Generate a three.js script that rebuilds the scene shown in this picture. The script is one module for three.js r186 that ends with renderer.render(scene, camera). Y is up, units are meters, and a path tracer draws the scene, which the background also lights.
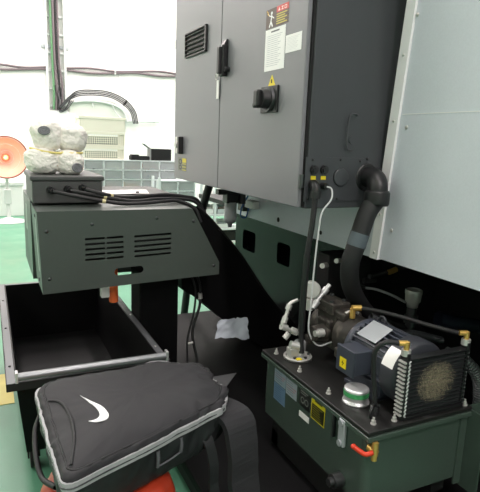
import * as THREE from 'three';
import { RoundedBoxGeometry } from 'three/addons/geometries/RoundedBoxGeometry.js';
import { RectAreaLightUniformsLib } from 'three/addons/lights/RectAreaLightUniformsLib.js';
import { mergeGeometries, mergeVertices } from 'three/addons/utils/BufferGeometryUtils.js';
import { ImprovedNoise } from 'three/addons/math/ImprovedNoise.js';

// ------------------------------------------------------------------ camera, lights, exposure
const scene = new THREE.Scene();
scene.background = new THREE.Color(0x000000);
const camera = new THREE.PerspectiveCamera(50.54, 480 / 492, 0.05, 60);
camera.position.set(0, 1.35, 0);
camera.rotation.set(-0.1981, -0.45217, 0.03833, 'YXZ');
const renderer = new THREE.WebGLRenderer({ antialias: true });
renderer.toneMapping = THREE.LinearToneMapping;
renderer.toneMappingExposure = 1.0;
renderer.shadowMap.enabled = true;
RectAreaLightUniformsLib.init();
const CEIL = 4.6;
const LAMPS = [];                                   // [x, z, length along z, intensity]
for (const z of [-9.2, -7.4]) for (const x of [-3.4, -0.6, 2.2, 5.0]) LAMPS.push([x, z, 1.5, 46]);
for (const x of [-3.4, -0.6, 2.2, 5.0]) LAMPS.push([x, -5.2, 1.5, 38]);
for (const [z, i] of [[-2.9, 30], [-0.6, 18], [2.0, 56], [4.4, 50]]) LAMPS.push([0.7, z, 1.5, i]);
for (const [z, i] of [[-2.9, 22], [-0.6, 16], [2.0, 16], [4.4, 16]]) LAMPS.push([-3.4, z, 1.5, i]);

// ------------------------------------------------------------------ helpers
const V = (x, y, z) => new THREE.Vector3(x, y, z);
let seed = 7;
const rnd = () => { seed = (seed * 1664525 + 1013904223) >>> 0; return seed / 4294967296; };
const noise = new ImprovedNoise();
const fbm = (x, y, z, o = 4) => { let s = 0, a = 1, t = 0; for (let i = 0; i < o; i++) { s += a * noise.noise(x, y, z); t += a; a *= 0.5; x *= 2.03; y *= 2.03; z *= 2.03; } return s / t; };
const used = new Map();
function numbered(n) { const k = used.get(n) || 0; used.set(n, k + 1); return k ? n + '_' + String(k).padStart(3, '0') : n; }
const baseOf = new WeakMap();
function shadow(m) { m.castShadow = true; m.receiveShadow = true; return m; }
function thing(name, label, category, base, group) {
  const g = new THREE.Group(); g.name = numbered(name); g.position.copy(base); baseOf.set(g, base.clone());
  g.userData = { label, category }; if (group) g.userData.group = group; scene.add(g); return g;
}
function merge(gs) {
  if (!Array.isArray(gs)) return gs;
  if (gs.length === 1) return gs[0];
  return mergeGeometries(gs.map(g => { let h = g.index ? g.toNonIndexed() : g; for (const k of Object.keys(h.attributes)) if (!['position', 'normal', 'uv'].includes(k)) h.deleteAttribute(k); return h; }));
}
// geometry in world metres, re-based on the thing it belongs to
function part(name, gs, m, parent, label) {
  const b = baseOf.get(parent); const g = merge(gs).clone(); g.translate(-b.x, -b.y, -b.z);
  const o = shadow(new THREE.Mesh(g, m)); o.name = name; baseOf.set(o, b); parent.add(o);
  if (label) o.userData.label = label; return o;
}
function solo(name, gs, m, label, category, base, group) {
  const g = merge(gs).clone(); g.translate(-base.x, -base.y, -base.z);
  const o = shadow(new THREE.Mesh(g, m)); o.name = numbered(name); o.position.copy(base); baseOf.set(o, base.clone());
  o.userData = { label, category }; if (group) o.userData.group = group; scene.add(o); return o;
}
function struct(name, gs, m) { const o = shadow(new THREE.Mesh(merge(gs), m)); o.name = name; o.userData = { kind: 'structure' }; baseOf.set(o, V(0, 0, 0)); scene.add(o); return o; }
// box from corner to corner
function bx(x0, x1, y0, y1, z0, z1, r = 0) {
  const w = Math.abs(x1 - x0), h = Math.abs(y1 - y0), d = Math.abs(z1 - z0);
  const g = r > 0 ? new RoundedBoxGeometry(w, h, d, 2, Math.min(r, w / 2.01, h / 2.01, d / 2.01)) : new THREE.BoxGeometry(w, h, d);
  g.translate((x0 + x1) / 2, (y0 + y1) / 2, (z0 + z1) / 2); return g;
}
function bxu(x0, x1, y0, y1, z0, z1) {             // box with uv in metres
  const g = bx(x0, x1, y0, y1, z0, z1); const p = g.attributes.position, n = g.attributes.normal, u = g.attributes.uv;
  for (let i = 0; i < p.count; i++) { const ax = Math.abs(n.getX(i)), ay = Math.abs(n.getY(i)); if (ay > 0.5) u.setXY(i, p.getX(i), p.getZ(i)); else if (ax > 0.5) u.setXY(i, p.getZ(i), p.getY(i)); else u.setXY(i, p.getX(i), p.getY(i)); }
  return g;
}
function cyl(a, b, r0, r1 = r0, n = 20, open = false) {
  const d = b.clone().sub(a); const g = new THREE.CylinderGeometry(r1, r0, d.length(), n, 1, open);
  g.applyQuaternion(new THREE.Quaternion().setFromUnitVectors(V(0, 1, 0), d.clone().normalize())); g.translate((a.x + b.x) / 2, (a.y + b.y) / 2, (a.z + b.z) / 2); return g;
}
function tube(pts, r, seg = 60, n = 12, closed = false) { return new THREE.TubeGeometry(new THREE.CatmullRomCurve3(pts.map(p => p.isVector3 ? p : V(...p)), closed, 'centripetal'), seg, r, n, closed); }
function lathe(prof, at, dir = V(0, 1, 0), n = 32) {
  const g = new THREE.LatheGeometry(prof.map(p => new THREE.Vector2(p[0], p[1])), n);
  g.applyQuaternion(new THREE.Quaternion().setFromUnitVectors(V(0, 1, 0), dir.clone().normalize())); g.translate(at.x, at.y, at.z); return g;
}
function ball(c, r, sx = 1, sy = 1, sz = 1) { const g = new THREE.SphereGeometry(r, 20, 14); g.scale(sx, sy, sz); g.translate(c.x, c.y, c.z); return g; }
function prismZ(pts, z0, z1, holes = []) {         // outline in x,y pushed along z
  const s = new THREE.Shape(pts.map(p => new THREE.Vector2(p[0], p[1]))); for (const h of holes) s.holes.push(h);
  const g = new THREE.ExtrudeGeometry(s, { depth: Math.abs(z1 - z0), bevelEnabled: false, curveSegments: 10 }); g.translate(0, 0, Math.min(z0, z1)); return g;
}
function slotPath(x0, x1, y, h, tilt = 0) { const r = h / 2, p = new THREE.Path(); p.moveTo(x0 + r, y - r); p.lineTo(x1 - r, y - r + tilt); p.absarc(x1 - r, y + tilt, r, -Math.PI / 2, Math.PI / 2, false); p.lineTo(x0 + r, y + r); p.absarc(x0 + r, y, r, Math.PI / 2, Math.PI * 1.5, false); return p; }
// sheet lying on a plane facing -x (text reads with +z to the right)
function sheetX(x, z0, z1, y0, y1, t = 0.0012) {
  const g = new THREE.BoxGeometry(Math.abs(z1 - z0), y1 - y0, t); g.rotateY(-Math.PI / 2); g.translate(x - t / 2, (y0 + y1) / 2, (z0 + z1) / 2); return g;
}
function screwX(x, y, z, r = 0.006) { return lathe([[0, 0.004], [r * 0.6, 0.0038], [r, 0.0015], [r, -0.002], [0, -0.002]], V(x, y, z), V(-1, 0, 0), 14); }
function screwZ(x, y, z, r = 0.006) { return lathe([[0, 0.004], [r * 0.6, 0.0038], [r, 0.0015], [r, -0.002], [0, -0.002]], V(x, y, z), V(0, 0, 1), 14); }
function hexBolt(x, y, z, r = 0.009) { return [cyl(V(x, y - 0.002, z), V(x, y + 0.003, z), r * 1.35, r * 1.35, 16), cyl(V(x, y, z), V(x, y + 0.013, z), r, r, 6), cyl(V(x, y, z), V(x, y + 0.022, z), r * 0.5, r * 0.5, 10)]; }

// ------------------------------------------------------------------ textures
function grain(size, fn, srgb = true) {
  const d = new Uint8Array(size * size * 4);
  for (let j = 0; j < size; j++) for (let i = 0; i < size; i++) { const c = fn(i / size, j / size, i, j); const k = (j * size + i) * 4; d[k] = c[0]; d[k + 1] = c[1]; d[k + 2] = c[2]; d[k + 3] = 255; }
  const t = new THREE.DataTexture(d, size, size); t.wrapS = t.wrapT = THREE.RepeatWrapping; t.magFilter = THREE.LinearFilter; t.minFilter = THREE.LinearMipmapLinearFilter; t.generateMipmaps = true; if (srgb) t.colorSpace = THREE.SRGBColorSpace; t.needsUpdate = true; return t;
}
const cl = v => Math.max(0, Math.min(255, v));
const hash = (i, j, s) => { let h = (Math.imul(i, 374761393) + Math.imul(j, 668265263) + Math.imul(Math.round(s * 97), 1274126177)) | 0; h = Math.imul(h ^ (h >>> 13), 1274126177); return ((h ^ (h >>> 16)) >>> 0) / 4294967296; };
const tile = (u, v, f, s) => { // value noise that repeats on the unit square, -1 to 1
  let sum = 0, amp = 0.5; for (let o = 0; o < 4; o++) { const x = u * f, y = v * f, i = Math.floor(x), j = Math.floor(y), a = x - i, b = y - j, p = a * a * (3 - 2 * a), q = b * b * (3 - 2 * b), w = k => ((k % f) + f) % f; const h = (m, n) => hash(w(m), w(n), s + o * 7.3); sum += amp * (((h(i, j) * (1 - p) + h(i + 1, j) * p) * (1 - q) + (h(i, j + 1) * (1 - p) + h(i + 1, j + 1) * p) * q) * 2 - 1); amp *= 0.5; f *= 2; } return sum;
};
const paintTex = grain(256, (u, v) => { const n = 240 + 9 * tile(u, v, 3, 3) + 5 * (rnd() - 0.5); return [cl(n), cl(n), cl(n)]; });
const roughTex = grain(256, (u, v) => { const n = 205 + 50 * tile(u, v, 6, 9) + 14 * (rnd() - 0.5); return [cl(n), cl(n), cl(n)]; }, false);
const dustTex = grain(256, (u, v) => { const s = tile(u, v, 9, 21); const k = s > 0.12 ? 60 * (s - 0.12) * 4 : 0; const n = 150 + 60 * tile(u, v, 4, 5) + k + 26 * (rnd() - 0.5); return [cl(n), cl(n * 0.99), cl(n * 0.96)]; });
const floorTex = grain(512, (u, v) => { const n = 236 + 22 * tile(u, v, 6, 31) + 6 * (rnd() - 0.5); return [cl(n), cl(n), cl(n)]; });
const weaveTex = grain(128, (u, v, i, j) => { const n = 128 + 60 * Math.sin(i * Math.PI / 2) * Math.sin(j * Math.PI / 2) + 40 * (rnd() - 0.5); return [cl(n), cl(n), cl(n)]; }, false);
const knitTex = grain(256, (u, v, i, j) => { const n = 130 + 50 * Math.sin(u * 2 * Math.PI * 40) * (0.5 + 0.5 * Math.sin(v * 2 * Math.PI * 30)) + 60 * tile(u, v, 14, 2) + 40 * (rnd() - 0.5); return [cl(n), cl(n), cl(n)]; }, false);
floorTex.repeat.set(0.5, 0.5);
function canvasTex(w, h, draw) { const c = document.createElement('canvas'); c.width = w; c.height = h; const x = c.getContext('2d'); draw(x, w, h); const t = new THREE.CanvasTexture(c); t.colorSpace = THREE.SRGBColorSpace; return t; }

// ------------------------------------------------------------------ materials
const M = (color, roughness = 0.5, metalness = 0, o = {}) => new THREE.MeshStandardMaterial({ color, roughness, metalness, ...o });
const mat = {
  wall: M(0xf1f1ee, 0.85), ceil: M(0xeeeeea, 0.9),
  floor: M(0x5f9a7c, 0.5, 0, { map: floorTex, roughnessMap: roughTex }),
  yellowLine: M(0xe6d67a, 0.5, 0, { map: floorTex }),
  cabinet: M(0x7a7b7f, 0.36),
  cabinetBody: M(0x424548, 0.45, 0, { map: paintTex, roughnessMap: roughTex }),
  housing: M(0xdfe6ee, 0.45, 0, { map: paintTex }), trimWhite: M(0xf7f7f7, 0.45),
  cover: M(0x4c544f, 0.5, 0, { map: paintTex, roughnessMap: roughTex }),
  coverTop: M(0x6c706c, 0.6, 0, { map: dustTex }),
  box: M(0x4d4f4e, 0.5, 0, { map: paintTex }),
  black: M(0x0b0b0c, 0.6), blackGloss: new THREE.MeshPhysicalMaterial({ color: 0x0a0a0b, roughness: 0.6, specularIntensity: 0.25 }), blackDust: new THREE.MeshPhysicalMaterial({ color: 0x1e1f22, roughness: 0.6, map: dustTex, specularIntensity: 0.3 }),
  rubber: M(0x1b1c1d, 0.6), plasticBlack: M(0x1a1b1c, 0.38), seam: M(0x0b0b0b, 0.7),
  steel: M(0xd2d4d4, 0.35, 0.65), zinc: M(0xc6c7c2, 0.42, 0.5), darkSteel: M(0x5a5c5d, 0.4, 0.9), brass: M(0xd0ab5c, 0.35, 0.6),
  rim: M(0x6b6d70, 0.45, 0.3), binIn: new THREE.MeshPhysicalMaterial({ color: 0x0a0a0b, roughness: 0.5, specularIntensity: 0.3 }),
  tank: M(0x45534b, 0.26, 0, { map: paintTex, roughnessMap: roughTex }), lid: M(0x2c2d2d, 0.5, 0, { map: dustTex }),
  motor: M(0x3a3f49, 0.42), motorDark: M(0x2b2e34, 0.5), pump: M(0x5a5650, 0.62, 0.1, { map: dustTex }),
  silver: M(0xaab0b3, 0.45, 0.4), white: M(0xf2f2ee, 0.6), paper: M(0xf3f3f0, 0.8), yellow: M(0xe8d31f, 0.5),
  greyCable: M(0xc9cccc, 0.5), red: M(0xd33a1e, 0.35), redPlastic: M(0xb33c24, 0.35), greenLabel: M(0x3f9a5c, 0.5), blue: M(0x2f62a8, 0.4),
  bag: M(0x27272a, 0.78, 0, { bumpMap: weaveTex, bumpScale: 0.0004 }), bagSide: M(0x1f2022, 0.55, 0, { bumpMap: weaveTex, bumpScale: 0.0003 }), zip: M(0xa2a3a5, 0.55), piping: M(0x1e1f21, 0.7), logo: M(0xe4e6e6, 0.4),
  glove: M(0xfaf8ef, 0.95, 0, { bumpMap: knitTex, bumpScale: 0.0015 }), gloveGrey: M(0x7d7f82, 0.9), gloveYellow: M(0xeadc86, 0.8),
  basket: M(0xeeebda, 0.6), orange: M(0xe8703a, 0.5), trayWhite: M(0xcfd3d1, 0.5), board: M(0xd3d8cf, 0.7), cableGreen: M(0x5d8a63, 0.6), cablePurple: M(0x6f6468, 0.6),
  clear: new THREE.MeshPhysicalMaterial({ color: 0xfafdfd, roughness: 0.25, transmission: 0.78, thickness: 0, ior: 1.4 }), frameClear: M(0xe8eeee, 0.4),
};

// ------------------------------------------------------------------ the room
struct('floor', bxu(-7.2, 8.2, -0.2, 0, -10.35, 6.2), mat.floor);
struct('ceiling', bx(-7.2, 8.2, CEIL, CEIL + 0.2, -10.35, 6.2), mat.ceil);
struct('wall_back', bx(-7.2, 8.2, 0, CEIL, -10.35, -10.15), mat.wall);
struct('wall_front', bx(-7.2, 8.2, 0, CEIL, 6, 6.2), mat.wall);
struct('wall_left', bx(-7.2, -7, 0, CEIL, -10.15, 6), mat.wall);
struct('wall_right', bx(8, 8.2, 0, CEIL, -10.15, 6), mat.wall);
struct('trim_1', bx(-6.8, 0.06, 0.0, 0.003, -3.05, -2.68), mat.yellowLine);
struct('trim_2', bx(1.9, 3.4, 0.0, 0.003, -5.88, -5.76), mat.yellowLine);

const lampGlow = new THREE.MeshStandardMaterial({ color: 0xffffff, emissive: 0xfff1f1, emissiveIntensity: 3 });
for (const [x, z, len, I] of LAMPS) {
  const t = thing('ceiling_light', 'white batten ceiling light with a glowing diffuser', 'ceiling light', V(x, CEIL, z), 'ceiling lights in rows');
  part('housing', bx(x - 0.2, x + 0.2, CEIL - 0.06, CEIL - 0.002, z - len / 2 - 0.03, z + len / 2 + 0.03, 0.01), mat.white, t);
  part('diffuser', bx(x - 0.17, x + 0.17, CEIL - 0.075, CEIL - 0.061, z - len / 2, z + len / 2), lampGlow, t);
  const l = new THREE.RectAreaLight(0xfff1f1, I, 0.34, len); l.name = 'lamp_glow'; l.position.set(0, -0.08, 0); l.rotation.x = -Math.PI / 2; l.castShadow = true; t.add(l);
}

// ------------------------------------------------------------------ machine housing
{
  const t = thing('machine_housing', 'large machine body with pale grey side panel above a black recessed base', 'machine', V(1.9, 0, -1.5));
  const slab = (pts, xa, xb) => { const g = new THREE.ExtrudeGeometry(new THREE.Shape(pts.map(p => new THREE.Vector2(...p))), { depth: xb - xa, bevelEnabled: false }); g.rotateY(-Math.PI / 2); g.translate(xb, 0, 0); return g; };
  part('side_panel', slab([[-1.655, 0.893], [1.6, 0.893], [1.6, 2.75], [-1.5, 2.75]], 1.45, 1.49), mat.housing, t, 'pale blue-grey painted side panel');
  part('corner_trim', slab([[-1.706, 0.888], [-1.657, 0.888], [-1.502, 2.75], [-1.551, 2.75]], 1.44, 1.49), mat.trimWhite, t, 'white corner strip with screws');
  part('lower_strip', slab([[-3.1, 0.886], [-1.708, 0.886], [-1.708, 1.102], [-3.1, 1.102]], 1.455, 1.49), mat.housing, t, 'pale lower wall strip under the cabinet');
  for (const [z, y, r] of [[-2.516, 0.927, 0.014], [-2.095, 0.926, 0.01]]) part('bolt_hole', cyl(V(1.4535, y, z), V(1.46, y, z), r, r, 18), mat.seam, t);
  for (const [y, z] of [[1.693, -1.614], [1.45, -1.634], [1.202, -1.655], [1.079, -1.665], [0.916, -1.679]]) part('screw', screwX(1.44, y, z), mat.zinc, t);
  for (const [y, z] of [[1.426, -1.57], [1.022, -1.597], [1.83, -1.57]]) part('screw', screwX(1.45, y, z, 0.008), mat.zinc, t);
  part('panel_seam', bx(1.4492, 1.4502, 1.474, 1.4765, -1.6, 1.6), mat.trimWhite, t);
  part('roof', bx(1.5, 4.3, 2.7, 2.75, -3.24, 1.6), mat.housing, t);
  part('end_panel', bx(1.5, 4.3, 0, 2.7, 1.55, 1.6), mat.housing, t);
  part('end_panel', bx(1.61, 4.3, 0.93, 2.7, -3.24, -3.2), mat.housing, t);
  part('base_end', bx(1.88, 4.3, 0.105, 0.9, -3.86, -3.82), mat.black, t);
  part('underside', bx(1.495, 4.3, 0.9, 0.93, -3.86, 1.55), mat.black, t);
  // recessed base with two rounded openings
  const s = new THREE.Shape([[-3.86, 0.105], [-2.35, 0.105], [-2.35, 0.9], [-3.86, 0.9]].map(p => new THREE.Vector2(...p)));
  const rr = (x0, x1, y0, y1, r) => { const p = new THREE.Path(); p.moveTo(x0 + r, y0); p.lineTo(x1 - r, y0); p.quadraticCurveTo(x1, y0, x1, y0 + r); p.lineTo(x1, y1 - r); p.quadraticCurveTo(x1, y1, x1 - r, y1); p.lineTo(x0 + r, y1); p.quadraticCurveTo(x0, y1, x0, y1 - r); p.lineTo(x0, y0 + r); p.quadraticCurveTo(x0, y0, x0 + r, y0); return p; };
  s.holes.push(rr(-3.16, -2.98, 0.51, 0.665, 0.03)); s.holes.push(rr(-3.72, -3.5, 0.5, 0.66, 0.03));
  const g = new THREE.ExtrudeGeometry(s, { depth: 0.04, bevelEnabled: false }); g.rotateY(-Math.PI / 2); g.translate(1.87, 0, 0);
  part('base_plate', g, new THREE.MeshPhysicalMaterial({ color: 0x08080a, roughness: 0.16, specularIntensity: 0.22 }), t, 'black base plate with rounded openings');
  part('base_back', bx(2.5, 2.54, 0.0, 0.9, -3.8, 1.5), mat.black, t);
  part('base_rib', bx(1.83, 2.5, 0.105, 0.9, -2.35, -2.31), mat.black, t);
}
// ------------------------------------------------------------------ electrical cabinet
{
  const t = thing('electrical_cabinet', 'tall grey electrical cabinet with two doors mounted on the machine wall', 'cabinet', V(1.26, 1.105, -2.44));
  const X = 1.065, C = mat.cabinetBody;
  part('body', bx(1.092, 1.6, 1.105, 2.69, -3.19, -1.69, 0.004), C, t);
  part('gasket', bx(1.083, 1.093, 1.112, 2.68, -3.18, -1.697), mat.seam, t);
  const d1 = part('door', bx(X, 1.084, 1.108, 2.69, -2.486, -1.706, 0.004), mat.cabinet, t);
  const d2 = part('door', bx(X, 1.084, 1.108, 2.69, -3.19, -2.492, 0.004), mat.cabinet, t);
  part('hinge', [cyl(V(1.075, 1.185, -1.7), V(1.075, 1.235, -1.7), 0.01)], mat.darkSteel, d1);
  part('hinge', [cyl(V(1.075, 1.885, -3.195), V(1.075, 1.935, -3.195), 0.01)], mat.darkSteel, d2);
  // vent with louvres
  const v = part('vent', [bx(1.052, X, 1.805, 1.938, -2.995, -2.985, 0.002), bx(1.052, X, 1.805, 1.938, -2.69, -2.67, 0.002), bx(1.052, X, 1.93, 1.938, -2.99, -2.67, 0.002), bx(1.052, X, 1.805, 1.813, -2.99, -2.67, 0.002), bx(1.062, X, 1.81, 1.935, -2.99, -2.68)], mat.plasticBlack, d2, 'black plastic vent grille');
  for (let k = 0; k < 5; k++) { const y = 1.825 + k * 0.0235; const g = bx(-0.008, 0.008, -0.0016, 0.0016, -2.985, -2.69); g.rotateZ(0.6); g.translate(1.056, y, 0); part('louvre', g, mat.plasticBlack, t); }
  // lever handle with key and tag
  part('handle', [bx(1.035, X, 1.655, 1.8, -2.45, -2.4, 0.008), prismZ([[1.04, 1.79], [1.062, 1.79], [1.062, 1.825], [1.055, 1.825]], -2.447, -2.403), bx(1.02, 1.04, 1.665, 1.79, -2.44, -2.41, 0.006)], mat.plasticBlack, d1, 'black lever handle');
  part('latch_knob', [cyl(V(1.04, 1.685, -2.385), V(X, 1.685, -2.385), 0.012)], mat.plasticBlack, d1);
  part('key', [cyl(V(1.045, 1.69, -2.475), V(X, 1.69, -2.475), 0.012), bx(1.046, 1.049, 1.66, 1.7, -2.495, -2.475, 0.001), new THREE.TorusGeometry(0.014, 0.002, 8, 18).rotateY(Math.PI / 2).translate(1.046, 1.66, -2.495)], mat.zinc, d1, 'steel key on a ring');
  part('key_tag', bx(1.056, 1.059, 1.555, 1.645, -2.515, -2.488, 0.001), mat.white, d1, 'white key tag');
  // lock of the far door
  part('lock_plate', [bx(1.055, X, 1.262, 1.362, -3.15, -3.06, 0.003), cyl(V(1.045, 1.315, -3.12), V(1.056, 1.315, -3.12), 0.018)], mat.zinc, d2, 'steel lock plate');
  part('lock_lever', bx(1.035, X, 1.262, 1.365, -3.055, -3.025, 0.005), mat.plasticBlack, d2);
  const stk = canvasTex(96, 96, (c, w, h) => { c.fillStyle = '#77786f'; c.fillRect(0, 0, w, h); c.strokeStyle = '#26261f'; c.lineWidth = 7; c.beginPath(); c.arc(26, 30, 16, 0, 7); c.stroke(); c.beginPath(); c.arc(26, 70, 14, 0, 7); c.stroke(); c.fillStyle = '#d8c72a'; c.fillRect(50, 4, 44, 30); for (let k = 0; k < 5; k++) { c.fillStyle = k % 2 ? '#6e6a2c' : '#c5b52b'; c.fillRect(50, 40 + k * 11, 44, 6); } });
  part('caution_sticker', sheetX(X, -3.11, -2.965, 1.16, 1.24), M(0xffffff, 0.5, 0, { map: stk }), d2, 'small grey and yellow caution sticker');
  // danger sign
  const warn = canvasTex(256, 128, (c, w, h) => {
    c.fillStyle = '#4c3a2c'; c.fillRect(0, 0, w, h); c.fillStyle = '#cf3b2f'; c.fillRect(122, 0, 134, 40);
    c.fillStyle = '#f2d7cf'; c.beginPath(); c.moveTo(140, 32); c.lineTo(152, 8); c.lineTo(164, 32); c.fill(); c.fillRect(176, 10, 22, 6); c.fillRect(184, 10, 6, 22); c.fillRect(176, 26, 22, 6); c.fillRect(210, 10, 5, 22); c.fillRect(210, 10, 26, 5); c.fillRect(210, 27, 26, 5); c.fillRect(231, 10, 5, 22);
    c.fillStyle = '#c4b53a'; for (let k = 0; k < 5; k++) c.fillRect(124, 48 + k * 15, 118 - (k % 2) * 22, 8);
    c.strokeStyle = '#eef0ee'; c.fillStyle = '#eef0ee'; c.lineWidth = 13; c.lineCap = 'round'; c.beginPath(); c.arc(66, 30, 11, 0, 7); c.fill();
    c.beginPath(); c.moveTo(66, 46); c.lineTo(60, 84); c.lineTo(44, 116); c.moveTo(60, 84); c.lineTo(78, 116); c.stroke(); c.lineWidth = 8; c.beginPath(); c.moveTo(66, 50); c.lineTo(92, 66); c.moveTo(64, 52); c.lineTo(38, 42); c.lineTo(24, 30); c.stroke();
    c.strokeStyle = '#e0b52c'; c.lineWidth = 6; c.beginPath(); c.moveTo(10, 8); c.lineTo(24, 22); c.lineTo(18, 28); c.lineTo(34, 40); c.stroke();
  });
  part('danger_sign', sheetX(X, -2.025, -1.845, 1.804, 1.878), M(0xffffff, 0.45, 0, { map: warn }), d1, 'red and brown danger sign with a struck white figure');
  const lines = (rows, hd) => canvasTex(192, 256, (c, w, h) => { c.fillStyle = '#f4f4f2'; c.fillRect(0, 0, w, h); c.fillStyle = '#55585c'; if (hd) c.fillRect(56, 14, 80, 9); c.fillStyle = '#b9bcc0'; for (let k = 0; k < rows; k++) c.fillRect(16, 40 + k * (h - 60) / rows, 150 - ((k * 53) % 40), 3); });
  part('notice_sheet', sheetX(X, -2.024, -1.861, 1.638, 1.8), M(0xffffff, 0.6, 0, { map: lines(16, true) }), d1, 'white printed notice sheet');
  part('notice_label', sheetX(X, -1.855, -1.739, 1.691, 1.756), M(0xffffff, 0.6, 0, { map: lines(10, false) }), d1, 'small white printed label');
  const tri = new THREE.ExtrudeGeometry(new THREE.Shape([[-0.03, 0], [0.03, 0], [0, 0.044]].map(p => new THREE.Vector2(...p))), { depth: 0.001, bevelEnabled: false }); tri.rotateY(-Math.PI / 2); tri.translate(X, 1.577, -1.953);
  const tr = part('warning_triangle', tri, mat.yellow, d1, 'yellow warning triangle');
  part('bolt_mark', sheetX(X - 0.001, -1.958, -1.95, 1.588, 1.603, 0.0006), mat.seam, t);
  // rotary isolator switch
  part('switch_plate', bx(1.056, X, 1.47, 1.577, -2.03, -1.888, 0.003), mat.plasticBlack, d1, 'black rotary isolator switch plate');
  part('switch_dial', [cyl(V(1.045, 1.524, -1.957), V(1.057, 1.524, -1.957), 0.05, 0.052, 32)], mat.darkSteel, d1);
  part('switch_knob', [bx(0.995, 1.05, 1.49, 1.56, -1.985, -1.945, 0.01), bx(1.0, 1.04, 1.488, 1.51, -2.0, -1.955, 0.008), cyl(V(1.015, 1.524, -1.957), V(1.05, 1.524, -1.957), 0.036, 0.042, 28)], mat.plasticBlack, d1);
  // connector plate on the end wall
  const zc = -1.69;
  const cp = part('connector_plate', bx(1.07, 1.345, 1.133, 1.302, zc, zc + 0.004, 0.001).translate(0.012, 0, 0), C, t);
  for (const [x, y] of [[1.111, 1.291], [1.24, 1.294], [1.235, 1.143], [1.335, 1.291], [1.1, 1.143]]) part('screw', screwZ(x, y, zc + 0.004, 0.005), mat.plasticBlack, cp);
  for (const x of [1.118, 1.164]) { part('plug', [cyl(V(x, 1.255, zc), V(x, 1.255, zc + 0.014), 0.017), cyl(V(x, 1.255, zc + 0.012), V(x, 1.255, zc + 0.02), 0.011)], mat.plasticBlack, cp); part('tag', bx(x - 0.011, x + 0.011, 1.217, 1.231, zc + 0.003, zc + 0.006), mat.yellow, cp, 'yellow tag'); }
  part('knockout', lathe([[0, 0.008], [0.03, 0.008], [0.034, 0.006], [0.036, 0], [0, 0]], V(1.246, 1.226, zc + 0.003), V(0, 0, 1), 30), C, cp);
  part('end_plate_screw', screwZ(1.372, 1.3, zc), mat.plasticBlack, t);
  part('bracket', tube([[1.3, 1.467, zc], [1.3, 1.467, zc + 0.012], [1.266, 1.465, zc + 0.014], [1.262, 1.335, zc + 0.014], [1.285, 1.333, zc + 0.012], [1.285, 1.333, zc]], 0.003, 50, 8), C, t);
  part('cover_disc', cyl(V(1.29, 1.372, zc), V(1.29, 1.372, zc + 0.004), 0.016, 0.016, 20), C, t);
  // big elbow with collar
  part('elbow_flange', lathe([[0, 0.01], [0.05, 0.01], [0.056, 0.004], [0.056, 0], [0, 0]], V(1.376, 1.226, zc), V(0, 0, 1)), mat.plasticBlack, t);
  part('elbow', tube([[1.376, 1.226, zc - 0.005], [1.374, 1.228, zc + 0.03], [1.366, 1.222, zc + 0.07], [1.36, 1.2, zc + 0.09], [1.358, 1.165, zc + 0.095]], 0.04, 40, 20), mat.plasticBlack, t, 'black conduit elbow');
  part('elbow_collar', lathe([[0.036, 0], [0.046, 0], [0.049, 0.01], [0.049, 0.05], [0.044, 0.058], [0.036, 0.058]], V(1.357, 1.125, zc + 0.096), V(0.02, 1, -0.02)), mat.plasticBlack, t);
  part('small_elbow', [tube([[1.116, 1.198, zc], [1.114, 1.2, zc + 0.02], [1.111, 1.19, zc + 0.036], [1.11, 1.165, zc + 0.04]], 0.018, 30, 16), cyl(V(1.11, 1.15, zc + 0.04), V(1.11, 1.175, zc + 0.04), 0.022, 0.022, 8)], mat.plasticBlack, t);
  part('cable_gland', [cyl(V(1.162, 1.194, zc), V(1.165, 1.192, zc + 0.03), 0.013, 0.013, 8)], mat.plasticBlack, t);
}
// hoses and cables from the cabinet
{
  const zc = -1.69;
  const h = thing('corrugated_hose', 'thick black hose with a grey tape band dropping from the cabinet elbow', 'hose', V(1.45, 0.5, -1.75));
  const pts = [[1.357, 1.15, -1.594], [1.322, 1.1, -1.597], [1.288, 0.99, -1.6], [1.268, 0.897, -1.61], [1.29, 0.812, -1.63], [1.372, 0.71, -1.67], [1.51, 0.6, -1.73], [1.7, 0.5, -1.8], [1.95, 0.42, -1.88]];
  part('sleeve', tube(pts, 0.037, 90, 18), mat.rubber, h);
  const c = new THREE.CatmullRomCurve3(pts.map(p => V(...p)), false, 'centripetal'); const a = c.getPointAt(0.125), b = c.getPointAt(0.17);
  part('tape_band', cyl(a, b, 0.0385, 0.0385, 22), M(0x525d63, 0.4), h, 'grey tape band');
  const k = thing('power_cable', 'black cable hanging from the connector plate to the tank flange', 'cable', V(1.1, 0.55, -1.66));
  part('sheath', tube([[1.11, 1.155, zc + 0.04], [1.1, 1.05, zc + 0.045], [1.09, 0.93, zc + 0.04], [1.088, 0.75, zc + 0.035], [1.09, 0.6, zc + 0.035], [1.093, 0.53, zc + 0.04]], 0.0108, 70, 14), mat.rubber, k);
  part('sleeve', tube([[1.09, 0.93, zc + 0.04], [1.088, 0.75, zc + 0.035], [1.089, 0.62, zc + 0.035]], 0.0132, 30, 14), mat.plasticBlack, k);
  const w = thing('signal_cable', 'thin light grey cable looping down beside the black cable', 'cable', V(1.12, 0.58, -1.62));
  part('wire', tube([[1.165, 1.192, zc + 0.025], [1.176, 1.187, zc + 0.045], [1.17, 1.15, zc + 0.06], [1.128, 1.1, zc + 0.065], [1.118, 1.03, zc + 0.065], [1.11, 0.9, zc + 0.065], [1.106, 0.75, zc + 0.065], [1.11, 0.62, zc + 0.06], [1.15, 0.565, zc + 0.07], [1.2, 0.58, zc + 0.09]], 0.0034, 110, 8), mat.greyCable, w);
}
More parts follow.
